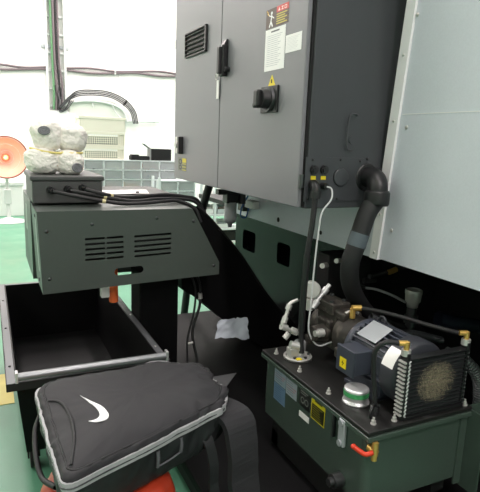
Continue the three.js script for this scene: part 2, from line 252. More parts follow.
// ------------------------------------------------------------------ hydraulic power unit
{
  const t = thing('hydraulic_unit', 'green-black hydraulic power unit with motor, pump and finned cooler on its tank', 'hydraulic unit', V(1.22, 0.1, -1.45));
  const x0 = 1.005, x1 = 1.43, z0 = -1.79, z1 = -1.125;
  // tank body: rounded upright corners
  const sh = new THREE.Shape(); const R = 0.035;
  sh.moveTo(x0 + R, -z1); sh.lineTo(x1 - 0.005, -z1); sh.lineTo(x1, -z1 + 0.005); sh.lineTo(x1, -z0); sh.lineTo(x0 + R, -z0); sh.quadraticCurveTo(x0, -z0, x0, -z0 - R); sh.lineTo(x0, -z1 + R); sh.quadraticCurveTo(x0, -z1, x0 + R, -z1);
  const tg = new THREE.ExtrudeGeometry(sh, { depth: 0.25, bevelEnabled: false, curveSegments: 8 }); tg.rotateX(-Math.PI / 2); tg.translate(0, 0.235, 0);
  const tank = part('tank', tg, mat.tank, t, 'dark green tank body');
  part('base_frame', [bx(x0 + 0.03, x1 - 0.02, 0.1, 0.16, z1 - 0.09, z1 - 0.04), bx(x0 + 0.03, x1 - 0.02, 0.1, 0.16, z0 + 0.04, z0 + 0.09), bx(x0 + 0.03, x0 + 0.09, 0.1, 0.236, z0 + 0.04, z1 - 0.04), bx(x1 - 0.08, x1 - 0.02, 0.1, 0.236, z0 + 0.04, z1 - 0.04)], mat.black, t);
  const lid = part('lid', bx(0.996, 1.44, 0.4845, 0.5, -1.802, -1.112, 0.004), mat.lid, t, 'black dusty lid plate');
  part('tank_flange', bx(0.994, 1.446, 0.468, 0.4845, -1.804, -1.106, 0.003), mat.tank, t, 'green tank flange');
  for (const [x, z] of [[1.03, -1.74], [1.03, -1.56], [1.03, -1.37], [1.045, -1.15], [1.12, -1.14], [1.42, -1.13], [1.42, -1.5], [1.3, -1.79]]) part('bolt', hexBolt(x, 0.5, z, 0.007), mat.zinc, lid);
  part('lifting_eye', new THREE.TorusGeometry(0.022, 0.005, 10, 24).rotateY(0.5).translate(1.075, 0.515, -1.19), mat.plasticBlack, lid);
  // mounting bracket on the far side
  part('mounting_bracket', [bx(1.43, 1.436, 0.2, 0.49, -1.13, -1.05), bx(1.4, 1.5, 0.21, 0.5, -1.125, -1.119)], mat.tank, t);
  for (const y of [0.45, 0.36, 0.26]) part('bracket_bolt', [cyl(V(1.46, y, -1.119), V(1.46, y, -1.105), 0.009, 0.009, 6), cyl(V(1.46, y, -1.12), V(1.46, y, -1.09), 0.005)], mat.zinc, t);
  // labels on the long side
  const paint = (fn, w = 128, h = 128) => M(0xffffff, 0.4, 0, { map: canvasTex(w, h, fn) });
  const rows = (bg, ink, red) => (c, w, h) => { c.fillStyle = bg; c.fillRect(0, 0, w, h); if (red) { c.fillStyle = red; c.fillRect(8, 58, w - 16, 8); c.fillRect(8, 76, w - 30, 8); } c.fillStyle = ink; for (let k = 0; k < 7; k++) c.fillRect(10, 12 + k * 16, w - 24 - (k * 37 % 40), 5); };
  part('data_label', sheetX(x0, -1.70, -1.612, 0.405, 0.478), paint(rows('#7f9099', '#55666e', '#94707a')), tank, 'faded blue-grey label');
  part('data_label', sheetX(x0, -1.70, -1.612, 0.33, 0.402), paint(rows('#5f7b93', '#44607a')), tank, 'blue label');
  part('data_label', sheetX(x0, -1.608, -1.53, 0.395, 0.468), paint(rows('#8f9aa0', '#66757c', '#9c7078')), tank, 'faded grey label');
  part('data_label', sheetX(x0, -1.51, -1.44, 0.395, 0.465), paint((c, w, h) => { c.fillStyle = '#1a1b1a'; c.fillRect(0, 0, w, h); c.strokeStyle = '#8d918c'; c.lineWidth = 6; c.beginPath(); c.arc(40, 78, 20, 0, 7); c.moveTo(108, 78); c.arc(88, 78, 20, 0, 7); c.stroke(); c.fillStyle = '#8d918c'; c.fillRect(12, 14, 90, 7); c.fillRect(12, 30, 70, 5); }), tank, 'black label with circle marks');
  part('data_label', sheetX(x0, -1.43, -1.346, 0.385, 0.475), paint((c, w, h) => { c.fillStyle = '#c9bd23'; c.fillRect(0, 0, w, h); c.fillStyle = '#211f0c'; c.fillRect(6, 44, w - 12, h - 50); c.fillStyle = '#8a8228'; for (let k = 0; k < 6; k++) c.fillRect(14, 52 + k * 12, 92 - (k * 29 % 34), 4); c.fillStyle = '#3b380e'; c.fillRect(30, 14, 70, 14); }), tank, 'yellow caution label');
  part('part_tag', sheetX(x0, -1.505, -1.44, 0.352, 0.374, 0.002), mat.white, tank, 'small white tag');
  // sight glass, drain and red valve
  part('sight_glass', [bx(0.99, x0, 0.385, 0.48, -1.252, -1.222, 0.004), cyl(V(0.985, 0.468, -1.237), V(x0, 0.468, -1.237), 0.011), cyl(V(0.985, 0.397, -1.237), V(x0, 0.397, -1.237), 0.011)], mat.silver, tank, 'oil level gauge');
  part('thermometer', bx(0.992, x0, 0.39, 0.475, -1.29, -1.28, 0.003), mat.plasticBlack, tank);
  part('drain_plug', [cyl(V(0.97, 0.262, -1.235), V(x0 + 0.005, 0.262, -1.235), 0.024, 0.024, 24), cyl(V(0.955, 0.262, -1.235), V(0.972, 0.262, -1.235), 0.015, 0.015, 6)], mat.darkSteel, tank);
  const vb = part('drain_valve', [cyl(V(1.02, 0.422, -1.105), V(1.02, 0.468, -1.105), 0.011, 0.011, 6), cyl(V(1.02, 0.437, -1.13), V(1.02, 0.437, -1.1), 0.013, 0.013, 8), cyl(V(1.02, 0.408, -1.105), V(1.02, 0.425, -1.105), 0.009)], mat.brass, tank, 'brass drain valve');
  part('valve_lever', [tube([[1.01, 0.44, -1.1], [0.99, 0.432, -1.11], [0.98, 0.436, -1.125], [0.968, 0.445, -1.142]], 0.0075, 30, 12), ball(V(0.968, 0.445, -1.142), 0.0085)], mat.red, tank, 'red valve lever');
  // filler breather cap
  part('filler_cap', lathe([[0, 0.054], [0.033, 0.054], [0.041, 0.05], [0.042, 0.045], [0.042, 0.022], [0.038, 0.018], [0.038, 0.01], [0.044, 0.008], [0.046, 0.003], [0.046, 0], [0, 0]], V(1.085, 0.5, -1.29)), mat.steel, t, 'chrome filler cap');
  part('cap_band', lathe([[0.0422, 0.026], [0.0427, 0.027], [0.0427, 0.041], [0.0422, 0.042]], V(1.085, 0.5, -1.29), V(0, 1, 0), 28), mat.greenLabel, t, 'green band of the filler cap');
  // pipe flange
  const fl = part('pipe_flange', lathe([[0, 0.012], [0.056, 0.012], [0.058, 0.009], [0.058, 0], [0, 0]], V(1.092, 0.5, -1.675)), mat.zinc, t, 'round steel flange');
  part('pipe_stub', lathe([[0, 0.075], [0.02, 0.075], [0.024, 0.07], [0.024, 0.04], [0.02, 0.038], [0.02, 0.012], [0, 0.012]], V(1.095, 0.5, -1.668)), mat.steel, t);
  part('pipe_fitting', [bx(1.045, 1.08, 0.512, 0.55, -1.69, -1.655, 0.004), cyl(V(1.05, 0.565, -1.67), V(1.085, 0.555, -1.66), 0.015)], mat.zinc, t);
  part('flange_tag', bx(1.06, 1.082, 0.512, 0.515, -1.645, -1.625), mat.yellow, t);
  for (let k = 0; k < 6; k++) { const a = k * Math.PI / 3 + 0.3; part('flange_bolt', cyl(V(1.092 + 0.044 * Math.cos(a), 0.51, -1.675 + 0.044 * Math.sin(a)), V(1.092 + 0.044 * Math.cos(a), 0.519, -1.675 + 0.044 * Math.sin(a)), 0.006, 0.006, 6), mat.darkSteel, fl); }
  // electric motor lying along z
  const mc = V(1.245, 0.618, 0), r = 0.09;
  const mo = part('motor', [lathe([[0, 0], [r, 0], [r, 0.22], [0, 0.22]], V(mc.x, mc.y, -1.445), V(0, 0, 1), 40)], mat.motor, t, 'dark blue-grey electric motor');
  part('end_shield', lathe([[0, 0], [0.06, 0], [r + 0.004, 0.018], [r + 0.014, 0.024], [r + 0.014, 0.045], [r + 0.004, 0.05], [0, 0.05]], V(mc.x, mc.y, -1.475), V(0, 0, 1), 40), mat.motor, mo);
  part('fan_cover', lathe([[r + 0.016, -0.005], [r + 0.025, 0], [r + 0.025, 0.055], [r + 0.016, 0.072], [0.04, 0.078], [0, 0.078]], V(mc.x, mc.y, -1.24), V(0, 0, 1), 40), mat.motorDark, mo);
  for (let k = 0; k < 30; k++) { const a = k / 30 * Math.PI * 2; if (Math.abs(a - Math.PI) < 0.33) continue; const g = bx(-0.0028, 0.0028, r - 0.003, r + 0.018, -1.425, -1.245); g.rotateZ(a - Math.PI / 2); g.translate(mc.x, mc.y, 0); part('cooling_fin', g, mat.motor, mo); }
  { const g = bx(-0.042, 0.042, 0, 0.005, -1.4, -1.3, 0.002); g.translate(0, r + 0.017, 0); g.rotateZ(0.5); g.translate(mc.x, mc.y, 0); part('nameplate', g, mat.silver, mo, 'silver nameplate'); }
  { const pts = []; for (let i = 0; i <= 10; i++) { const a = 2.25 + i * 0.06; pts.push([Math.cos(a), Math.sin(a)]); } const pos = [], R2 = r + 0.0262; const s2 = new THREE.Shape([...pts.map(p => new THREE.Vector2(p[0] * R2, p[1] * R2)), ...pts.slice().reverse().map(p => new THREE.Vector2(p[0] * (R2 - 0.001), p[1] * (R2 - 0.001)))]); const g = new THREE.ExtrudeGeometry(s2, { depth: 0.052, bevelEnabled: false }); g.translate(mc.x, mc.y, -1.238); part('fan_label', g, mat.white, mo, 'white label on the fan cover'); }
  part('foot', [bx(1.16, 1.2, 0.5, 0.56, -1.43, -1.26, 0.004), bx(1.29, 1.33, 0.5, 0.56, -1.43, -1.26, 0.004), bx(1.14, 1.35, 0.5, 0.515, -1.43, -1.26, 0.003)], mat.motor, mo);
  const tb = part('terminal_box', [bx(1.082, 1.155, 0.58, 0.668, -1.395, -1.305, 0.006)], mat.motor, mo, 'square terminal box');
  part('terminal_box_lid', bx(1.072, 1.084, 0.577, 0.671, -1.398, -1.302, 0.003), mat.motor, t);
  part('shock_label', sheetX(1.072, -1.375, -1.34, 0.595, 0.632), paint((c, w, h) => { c.fillStyle = '#e6cf1d'; c.fillRect(0, 0, w, h); c.fillStyle = '#3b3307'; c.beginPath(); c.moveTo(70, 20); c.lineTo(40, 70); c.lineTo(64, 66); c.lineTo(52, 110); c.lineTo(92, 54); c.lineTo(66, 58); c.fill(); }), t, 'yellow electric shock label');
  part('lifting_lug', [new THREE.TorusGeometry(0.017, 0.005, 10, 22).rotateY(Math.PI / 2).translate(1.27, 0.725, -1.4), cyl(V(1.27, 0.69, -1.4), V(1.27, 0.712, -1.4), 0.008)], mat.motorDark, mo);
  // pump
  const pu = part('pump', [lathe([[0, 0], [0.075, 0], [0.082, 0.01], [0.082, 0.06], [0.07, 0.07], [0.07, 0.11], [0, 0.11]], V(1.26, 0.62, -1.585), V(0, 0, 1), 30), bx(1.2, 1.32, 0.545, 0.7, -1.72, -1.57, 0.014), bx(1.175, 1.22, 0.58, 0.67, -1.68, -1.6, 0.012), cyl(V(1.26, 0.61, -1.78), V(1.26, 0.61, -1.7), 0.05, 0.06, 24)], mat.pump, t, 'grimy dark grey pump body');
  part('valve_block', [bx(1.19, 1.28, 0.69, 0.735, -1.73, -1.6, 0.006), bx(1.2, 1.275, 0.68, 0.715, -1.61, -1.54, 0.01)], mat.pump, pu);
  part('mounting_ear', [bx(1.15, 1.37, 0.56, 0.6, -1.52, -1.495, 0.008), bx(1.22, 1.3, 0.5, 0.58, -1.53, -1.49, 0.006)], mat.pump, pu);
  part('side_port', [cyl(V(1.12, 0.615, -1.63), V(1.19, 0.615, -1.63), 0.03, 0.036, 20), cyl(V(1.145, 0.56, -1.7), V(1.21, 0.58, -1.68), 0.022)], mat.pump, pu);
  for (const [x, z] of [[1.205, -1.71], [1.265, -1.71], [1.205, -1.625], [1.265, -1.625]]) part('cap_screw', cyl(V(x, 0.732, z), V(x, 0.744, z), 0.009, 0.009, 14), mat.darkSteel, pu);
  part('adjuster', [tube([[1.215, 0.715, -1.55], [1.245, 0.722, -1.545], [1.27, 0.712, -1.54]], 0.006, 20, 8), cyl(V(1.24, 0.67, -1.54), V(1.243, 0.715, -1.545), 0.005)], mat.zinc, pu);
  part('union_fitting', [cyl(V(1.13, 0.626, -1.6), V(1.155, 0.626, -1.6), 0.017, 0.017, 6), cyl(V(1.115, 0.626, -1.6), V(1.135, 0.626, -1.6), 0.012)], mat.zinc, t);
  part('brass_elbow', [cyl(V(1.235, 0.7, -1.53), V(1.235, 0.738, -1.53), 0.011, 0.011, 8), cyl(V(1.23, 0.74, -1.53), V(1.265, 0.74, -1.52), 0.012, 0.012, 8)], mat.brass, t, 'brass hose elbow');
  part('pump_coupling', cyl(V(1.25, 0.61, -1.49), V(1.25, 0.61, -1.465), 0.065, 0.07, 30), mat.motorDark, t);
  // gauge and silver fittings
  part('pressure_gauge', [lathe([[0, 0], [0.034, 0], [0.036, 0.003], [0.036, 0.026], [0.03, 0.03], [0, 0.028]], V(1.165, 0.77, -1.72), V(-0.4, 0.1, 1), 28)], mat.zinc, t, 'round steel pressure gauge');
  part('test_port', [cyl(V(1.15, 0.7, -1.69), V(1.235, 0.79, -1.69), 0.011, 0.009, 10), cyl(V(1.155, 0.7, -1.69), V(1.18, 0.728, -1.69), 0.016, 0.016, 6), cyl(V(1.205, 0.757, -1.69), V(1.222, 0.775, -1.69), 0.014, 0.014, 6)], mat.steel, t);
  part('fitting_chain', [tube([[1.085, 0.74, -1.69], [1.05, 0.727, -1.69], [1.035, 0.69, -1.685], [1.015, 0.645, -1.68], [1.05, 0.622, -1.68], [1.09, 0.605, -1.675], [1.1, 0.585, -1.67]], 0.0075, 50, 8), cyl(V(1.01, 0.642, -1.68), V(1.035, 0.632, -1.68), 0.014, 0.014, 6), cyl(V(1.058, 0.62, -1.68), V(1.085, 0.608, -1.676), 0.014, 0.014, 6), cyl(V(1.04, 0.705, -1.687), V(1.048, 0.725, -1.688), 0.012, 0.012, 6), cyl(V(1.02, 0.655, -1.68), V(1.03, 0.678, -1.683), 0.012, 0.012, 6)], mat.zinc, t, 'chain of steel pipe fittings');
  part('pipe_nut', cyl(V(1.15, 0.69, -1.7), V(1.15, 0.735, -1.7), 0.018, 0.018, 6), mat.zinc, t); part('pipe_nut', cyl(V(1.04, 0.58, -1.7), V(1.06, 0.6, -1.7), 0.012, 0.012, 6), mat.zinc, t);
  // finned oil cooler standing at the lid edge
  const cx0 = 1.155, cx1 = 1.395, cy0 = 0.5, cy1 = 0.705, cz = -1.13;
  const dust = canvasTex(256, 256, (c, w, h) => { c.fillStyle = '#1f2123'; c.fillRect(0, 0, w, h); for (let k = 0; k < 12000; k++) { const a = rnd() * 6.283, q = Math.sqrt(rnd()) * 92; if (rnd() < (q / 92) ** 1.5) continue; const b = 90 + rnd() * 75; c.fillStyle = `rgb(${b | 0},${(b * 0.94) | 0},${(b * 0.78) | 0})`; c.fillRect(128 + q * Math.cos(a), 118 + q * Math.sin(a) * 1.05, 1.5 + rnd() * 2, 1.5 + rnd() * 2); } });
  const tubeMat = M(0xffffff, 0.45, 0.2, { map: dust });
  const co = part('cooler', [bx(cx0 - 0.012, cx1 + 0.012, cy0, cy0 + 0.012, cz - 0.035, cz + 0.005, 0.002), bx(cx0 - 0.006, cx1 + 0.006, cy1 - 0.006, cy1, cz - 0.03, cz, 0.002), bx(cx0 - 0.016, cx0 - 0.004, cy0, cy1 + 0.02, cz - 0.032, cz + 0.002, 0.002), bx(cx1 + 0.004, cx1 + 0.016, cy0, cy1 + 0.02, cz - 0.032, cz + 0.002, 0.002)], mat.plasticBlack, t, 'black finned oil cooler');
  part('core', bx(cx0, cx1, cy0 + 0.01, cy1 - 0.006, cz - 0.026, cz - 0.004), M(0xffffff, 0.85, 0, { map: dust }), co, 'dark fin core with a round patch of pale dust');
  for (let k = 0; k < 14; k++) { const y = cy0 + 0.018 + k * 0.0136; { const g = bx(cx0 - 0.004, cx1 + 0.004, y - 0.0021, y + 0.0021, cz - 0.008, cz - 0.001), p = g.attributes.position; for (let i = 0; i < p.count; i++) g.attributes.uv.setXY(i, (p.getX(i) - cx0) / (cx1 - cx0), (p.getY(i) - cy0) / (cy1 - cy0)); part('cooling_tube', g, tubeMat, co); }; part('tube_end', new THREE.TorusGeometry(0.0052, 0.0026, 8, 12, Math.PI).rotateZ(Math.PI / 2).translate(cx0 - 0.003, y, cz + 0.003), mat.steel, co); part('tube_end', new THREE.TorusGeometry(0.0052, 0.0026, 8, 12, Math.PI).rotateZ(-Math.PI / 2).translate(cx1 + 0.005, y, cz + 0.003), mat.darkSteel, co); part('tube_end', bx(cx0 - 0.024, cx0 - 0.014, y - 0.003, y + 0.003, cz - 0.03, cz + 0.0, 0.001), mat.zinc, co); }
  for (const x of [cx0 - 0.01, cx1 + 0.01]) { part('cooler_port', [cyl(V(x, cy1 + 0.01, cz - 0.015), V(x, cy1 + 0.03, cz - 0.015), 0.015, 0.015, 8)], mat.zinc, co); part('brass_fitting', [cyl(V(x, cy1 + 0.028, cz - 0.015), V(x, cy1 + 0.055, cz - 0.015), 0.009, 0.009, 8), cyl(V(x - 0.024, cy1 + 0.05, cz - 0.025), V(x + 0.003, cy1 + 0.05, cz - 0.015), 0.0085, 0.0085, 8)], mat.brass, t, 'brass hose fitting'); }
  // cooler hoses
  part('return_hose', tube([[1.12, 0.755, -1.155], [1.085, 0.758, -1.17], [1.065, 0.73, -1.19], [1.07, 0.66, -1.2], [1.085, 0.57, -1.2], [1.09, 0.505, -1.2]], 0.008, 60, 12), mat.rubber, t);
  part('return_fitting', cyl(V(1.09, 0.5, -1.2), V(1.09, 0.53, -1.2), 0.014, 0.014, 8), mat.darkSteel, t);
  part('suction_hose', tube([[1.262, 0.74, -1.52], [1.3, 0.742, -1.46], [1.345, 0.74, -1.37], [1.375, 0.738, -1.29], [1.39, 0.742, -1.22], [1.385, 0.753, -1.155]], 0.008, 60, 12), mat.rubber, t);
}
// ------------------------------------------------------------------ pipework in the recess behind the power unit
{
  const vm = thing('valve_manifold', 'dark valve manifold with silver plugs in the recess behind the pump', 'valve', V(1.62, 0.1, -2.05));
  part('block', [bx(1.46, 1.72, 0.55, 0.83, -2.12, -2.02, 0.006), bx(1.5, 1.68, 0.1, 0.55, -2.1, -2.04)], mat.black, vm);
  for (const [x, y, r, l] of [[1.41, 0.764, 0.013, 0.06], [1.49, 0.783, 0.012, 0.06], [1.513, 0.721, 0.013, 0.03], [1.531, 0.659, 0.016, 0.03], [1.572, 0.604, 0.016, 0.04]]) part('plug', [cyl(V(x + 0.06, y + 0.01, -2.04), V(x + 0.06 - l, y + 0.02, -2.0), r, r, 12)], mat.zinc, vm);
  const ff = thing('filler_fitting', 'silver cup-shaped pipe fitting standing in the recess under the side panel', 'pipe fitting', V(1.808, 0.1, -1.8));
  part('cup', lathe([[0, 0.0], [0.026, 0], [0.028, 0.02], [0.036, 0.03], [0.038, 0.06], [0.04, 0.066], [0.04, 0.085], [0.034, 0.088], [0.03, 0.07], [0, 0.068]], V(1.808, 0.6, -1.8)), mat.zinc, ff);
  part('stem', [cyl(V(1.808, 0.5, -1.8), V(1.808, 0.6, -1.8), 0.024, 0.024, 10), cyl(V(1.808, 0.52, -1.8), V(1.808, 0.56, -1.8), 0.034, 0.034, 6), cyl(V(1.808, 0.1, -1.8), V(1.808, 0.5, -1.8), 0.016)], mat.darkSteel, ff);
  const tp = thing('grey_tube', 'thin grey tube with a tee fitting running under the side panel', 'tube', V(1.7, 0.6, -2.0));
  part('tube', tube([[1.655, 0.655, -2.0], [1.73, 0.645, -1.98], [1.8, 0.62, -1.94], [1.88, 0.58, -1.92]], 0.007, 40, 8), M(0x9ea2a3, 0.5), tp);
  part('tee_fitting', [cyl(V(1.64, 0.66, -2.0), V(1.67, 0.652, -2.0), 0.014), cyl(V(1.665, 0.69, -2.0), V(1.74, 0.69, -2.0), 0.014), cyl(V(1.7, 0.69, -2.0), V(1.7, 0.72, -2.0), 0.01)], mat.darkSteel, tp);
  const ch = thing('coolant_hose', 'large dark blue-black hose lying in the recess behind the cooler', 'hose', V(1.9, 0.5, -1.6));
  part('hose', tube([[1.8, 0.6, -1.63], [1.88, 0.58, -1.61], [1.98, 0.56, -1.59], [2.12, 0.535, -1.56], [2.35, 0.5, -1.5]], 0.034, 50, 16), M(0x1c222d, 0.35), ch);
  const ring = (pts, r, n, m, th) => { const c = new THREE.CatmullRomCurve3(pts.map(p => V(...p)), false, 'centripetal'); const gs = []; for (let i = 0; i < n; i++) { const p = c.getPointAt((i + 0.5) / n), d = c.getTangentAt((i + 0.5) / n); const g = new THREE.TorusGeometry(r, r * 0.22, 6, 14); g.applyQuaternion(new THREE.Quaternion().setFromUnitVectors(V(0, 0, 1), d)); g.translate(p.x, p.y, p.z); gs.push(g); } part('spiral', gs, m, th); part('core', tube(pts, r * 0.92, 40, 12), m, th); };
  const fc = thing('flexible_conduit', 'grey corrugated metal conduit curving down beside the cooler', 'conduit', V(1.66, 0.3, -1.32));
  ring([[1.56, 0.58, -1.36], [1.62, 0.555, -1.32], [1.68, 0.49, -1.3], [1.71, 0.4, -1.3], [1.715, 0.12, -1.3]], 0.02, 46, M(0x85888a, 0.45, 0.6), fc);
  const fd = thing('flexible_conduit', 'dark corrugated conduit running behind the motor', 'conduit', V(1.7, 0.5, -1.72));
  ring([[1.385, 0.665, -1.6], [1.44, 0.635, -1.59], [1.51, 0.59, -1.58], [1.6, 0.575, -1.56], [1.75, 0.53, -1.55]], 0.014, 56, M(0x4a4d50, 0.4, 0.6), fd);
  const bs = thing('brass_plug', 'small brass plug on a black pipe deep in the recess', 'pipe fitting', V(1.864, 0.6, -2.0));
  part('pipe', tube([[1.6, 0.68, -2.08], [1.72, 0.69, -2.05], [1.9, 0.73, -2.02], [2.2, 0.77, -2.0]], 0.012, 30, 10), mat.rubber, bs);
  part('plug', cyl(V(1.835, 0.716, -2.015), V(1.885, 0.729, -2.015), 0.015, 0.015, 8), mat.brass, bs);
}
// black drip pan under machine and power unit
{
  const t = thing('drip_pan', 'low black steel drip pan on the floor under the power unit', 'drip pan', V(1.5, 0, -2.0));
  part('pan_top', bx(0.64, 2.45, 0.06, 0.1, -3.45, -0.95, 0.006), mat.blackDust, t);
  part('pan_skirt', [bx(0.65, 0.67, 0, 0.065, -3.43, -0.98), bx(0.65, 2.44, 0, 0.065, -1.0, -0.98), bx(0.65, 2.44, 0, 0.065, -3.43, -3.41)], mat.black, t);
}
// ------------------------------------------------------------------ air regulator and loose lines under the cabinet
{
  const t = thing('air_regulator', 'grey air filter regulator with a clear bowl hanging under the cabinet', 'regulator', V(1.29, 0.84, -2.8));
  part('body', [bx(1.25, 1.325, 0.99, 1.05, -2.84, -2.77, 0.006), bx(1.2, 1.44, 1.04, 1.07, -2.83, -2.78, 0.004), cyl(V(1.29, 1.05, -2.8), V(1.29, 1.104, -2.8), 0.022)], mat.plasticBlack, t);
  part('bowl', lathe([[0, 0], [0.012, 0], [0.014, 0.02], [0.034, 0.03], [0.037, 0.05], [0.037, 0.15], [0, 0.15]], V(1.288, 0.845, -2.8)), M(0xb6bcbd, 0.35), t);
  part('knob', cyl(V(1.36, 0.985, -2.8), V(1.36, 1.04, -2.8), 0.024), mat.plasticBlack, t);
  const b = thing('blue_air_tube', 'thin blue air tube looping under the cabinet', 'tube', V(1.44, 0.88, -2.9));
  part('tube', tube([[1.4, 1.03, -2.8], [1.39, 0.95, -2.86], [1.41, 0.89, -2.9], [1.44, 0.885, -2.9], [1.447, 0.94, -2.88], [1.449, 1.0, -2.86]], 0.005, 40, 8), mat.blue, b);
  const s = thing('solenoid_valve', 'white solenoid valve with black coil on the pale wall strip', 'valve', V(1.44, 0.97, -2.83));
  part('coil', bx(1.41, 1.455, 0.925, 0.985, -2.96, -2.88, 0.004), mat.plasticBlack, s); part('connector', bx(1.41, 1.455, 0.955, 1.0, -2.86, -2.75, 0.004), mat.white, s);
}
// ------------------------------------------------------------------ chip conveyor
{
  const t = thing('chip_conveyor', 'chip conveyor with green-grey slotted motor cover and black incline leading under the machine', 'conveyor', V(0.74, 0, -2.7));
  const out = [[0.185, 0.672], [1.007, 0.7], [1.006, 0.762], [0.86, 1.031], [0.172, 1.031]];
  const holes = [];
  for (let k = 0; k < 5; k++) { const y = 0.812 + k * 0.0232; holes.push(slotPath(0.364, 0.452, y + 0.001, 0.0095, 0.002), slotPath(0.458, 0.534, y + 0.003, 0.0095, 0.002), slotPath(0.582, 0.758, y + 0.004, 0.0095, 0.006)); }
  holes.push(slotPath(0.492, 0.625, 0.749, 0.034, 0.004));
  const cv = part('motor_cover', [prismZ(out, -2.303, -2.3, holes), bx(0.17, 0.86, 1.028, 1.031, -2.56, -2.301), prismZ([[0.172, 1.031], [0.185, 0.672], [0.188, 0.672], [0.175, 1.031]], -2.62, -2.301), prismZ([[0.86, 1.031], [1.006, 0.762], [1.007, 0.7], [1.003, 0.7], [1.003, 0.761], [0.858, 1.027]], -2.48, -2.301)], mat.cover, t, 'green-grey sheet metal cover with slots');
  for (const [x, y] of [[0.208, 0.947], [0.396, 0.97], [0.688, 0.991], [0.867, 0.971], [0.214, 0.739], [0.979, 0.746]]) part('screw', screwZ(x, y, -2.3, 0.008), mat.darkSteel, cv);
  for (const [y, z] of [[1.0, -2.42], [0.71, -2.42], [0.98, -2.95], [0.72, -2.95]]) part('screw', screwX(0.172 + (1.03 - y) * 0.036, y, z, 0.008), mat.darkSteel, t);
  part('reflective_strip', prismZ([[0.1718, 0.99], [0.1808, 0.76], [0.1802, 0.76], [0.1712, 0.99]], -2.4, -2.36), M(0xb9c2bd, 0.5), cv, 'pale adhesive strip');
  part('reflective_strip', prismZ([[0.169, 0.99], [0.169, 0.86], [0.1682, 0.86], [0.1682, 0.99]], -2.95, -2.87), M(0xa9b5ae, 0.5), t, 'pale adhesive strip');
  part('head_body', [prismZ([[0.17, 0.66], [0.86, 0.66], [0.9, 0.7], [0.9, 1.04], [0.17, 1.04]], -3.15, -2.625)], mat.cover, t, 'grey conveyor head body');
  part('head_top', [bx(0.5, 0.92, 1.035, 1.052, -3.2, -2.62, 0.004)], mat.coverTop, t);
  part('inner_motor', [cyl(V(0.3, 0.86, -2.45), V(0.78, 0.86, -2.45), 0.09, 0.09, 24)], mat.black, t);
  part('orange_guard', [cyl(V(0.512, 0.575, -2.42), V(0.505, 0.77, -2.4), 0.022, 0.022, 16)], mat.orange, t, 'orange and white guard piece seen through the slot');
  part('white_guard', [bx(0.45, 0.49, 0.6, 0.74, -2.44, -2.4, 0.005)], mat.white, t);
  part('support_post', [bx(0.645, 0.845, 0.1, 0.7, -2.62, -2.44, 0.006)], mat.blackGloss, t, 'black support post');
  const inc = [[0.86, 1.02], [0.95, 1.015], [1.005, 0.968], [1.198, 0.76], [1.418, 0.466], [1.76, 0.13], [1.5, 0.11], [1.203, 0.312], [0.988, 0.509], [0.875, 0.585]];
  part('incline', prismZ(inc, -3.02, -2.475), mat.blackGloss, t, 'black incline housing');
  part('incline_edge', tube([[0.95, 1.018, -2.475], [1.005, 0.972, -2.475], [1.198, 0.764, -2.475], [1.418, 0.47, -2.475], [1.76, 0.134, -2.475]], 0.006, 40, 8), mat.black, t);
  part('hanging_cable', [tube([[0.93, 0.7, -2.44], [0.97, 0.6, -2.46], [0.975, 0.5, -2.465], [0.93, 0.35, -2.45], [0.95, 0.2, -2.43], [0.93, 0.11, -2.4]], 0.008, 50, 8), tube([[0.9, 0.7, -2.44], [0.945, 0.58, -2.46], [0.94, 0.46, -2.46], [0.9, 0.32, -2.44], [0.9, 0.11, -2.42]], 0.006, 50, 8)], mat.rubber, t);
  part('cable_clamp', cyl(V(0.972, 0.56, -2.462), V(0.975, 0.53, -2.462), 0.012), mat.zinc, t); part('cable_clamp', cyl(V(0.9, 0.3, -2.43), V(0.925, 0.305, -2.425), 0.006), mat.zinc, t);
}
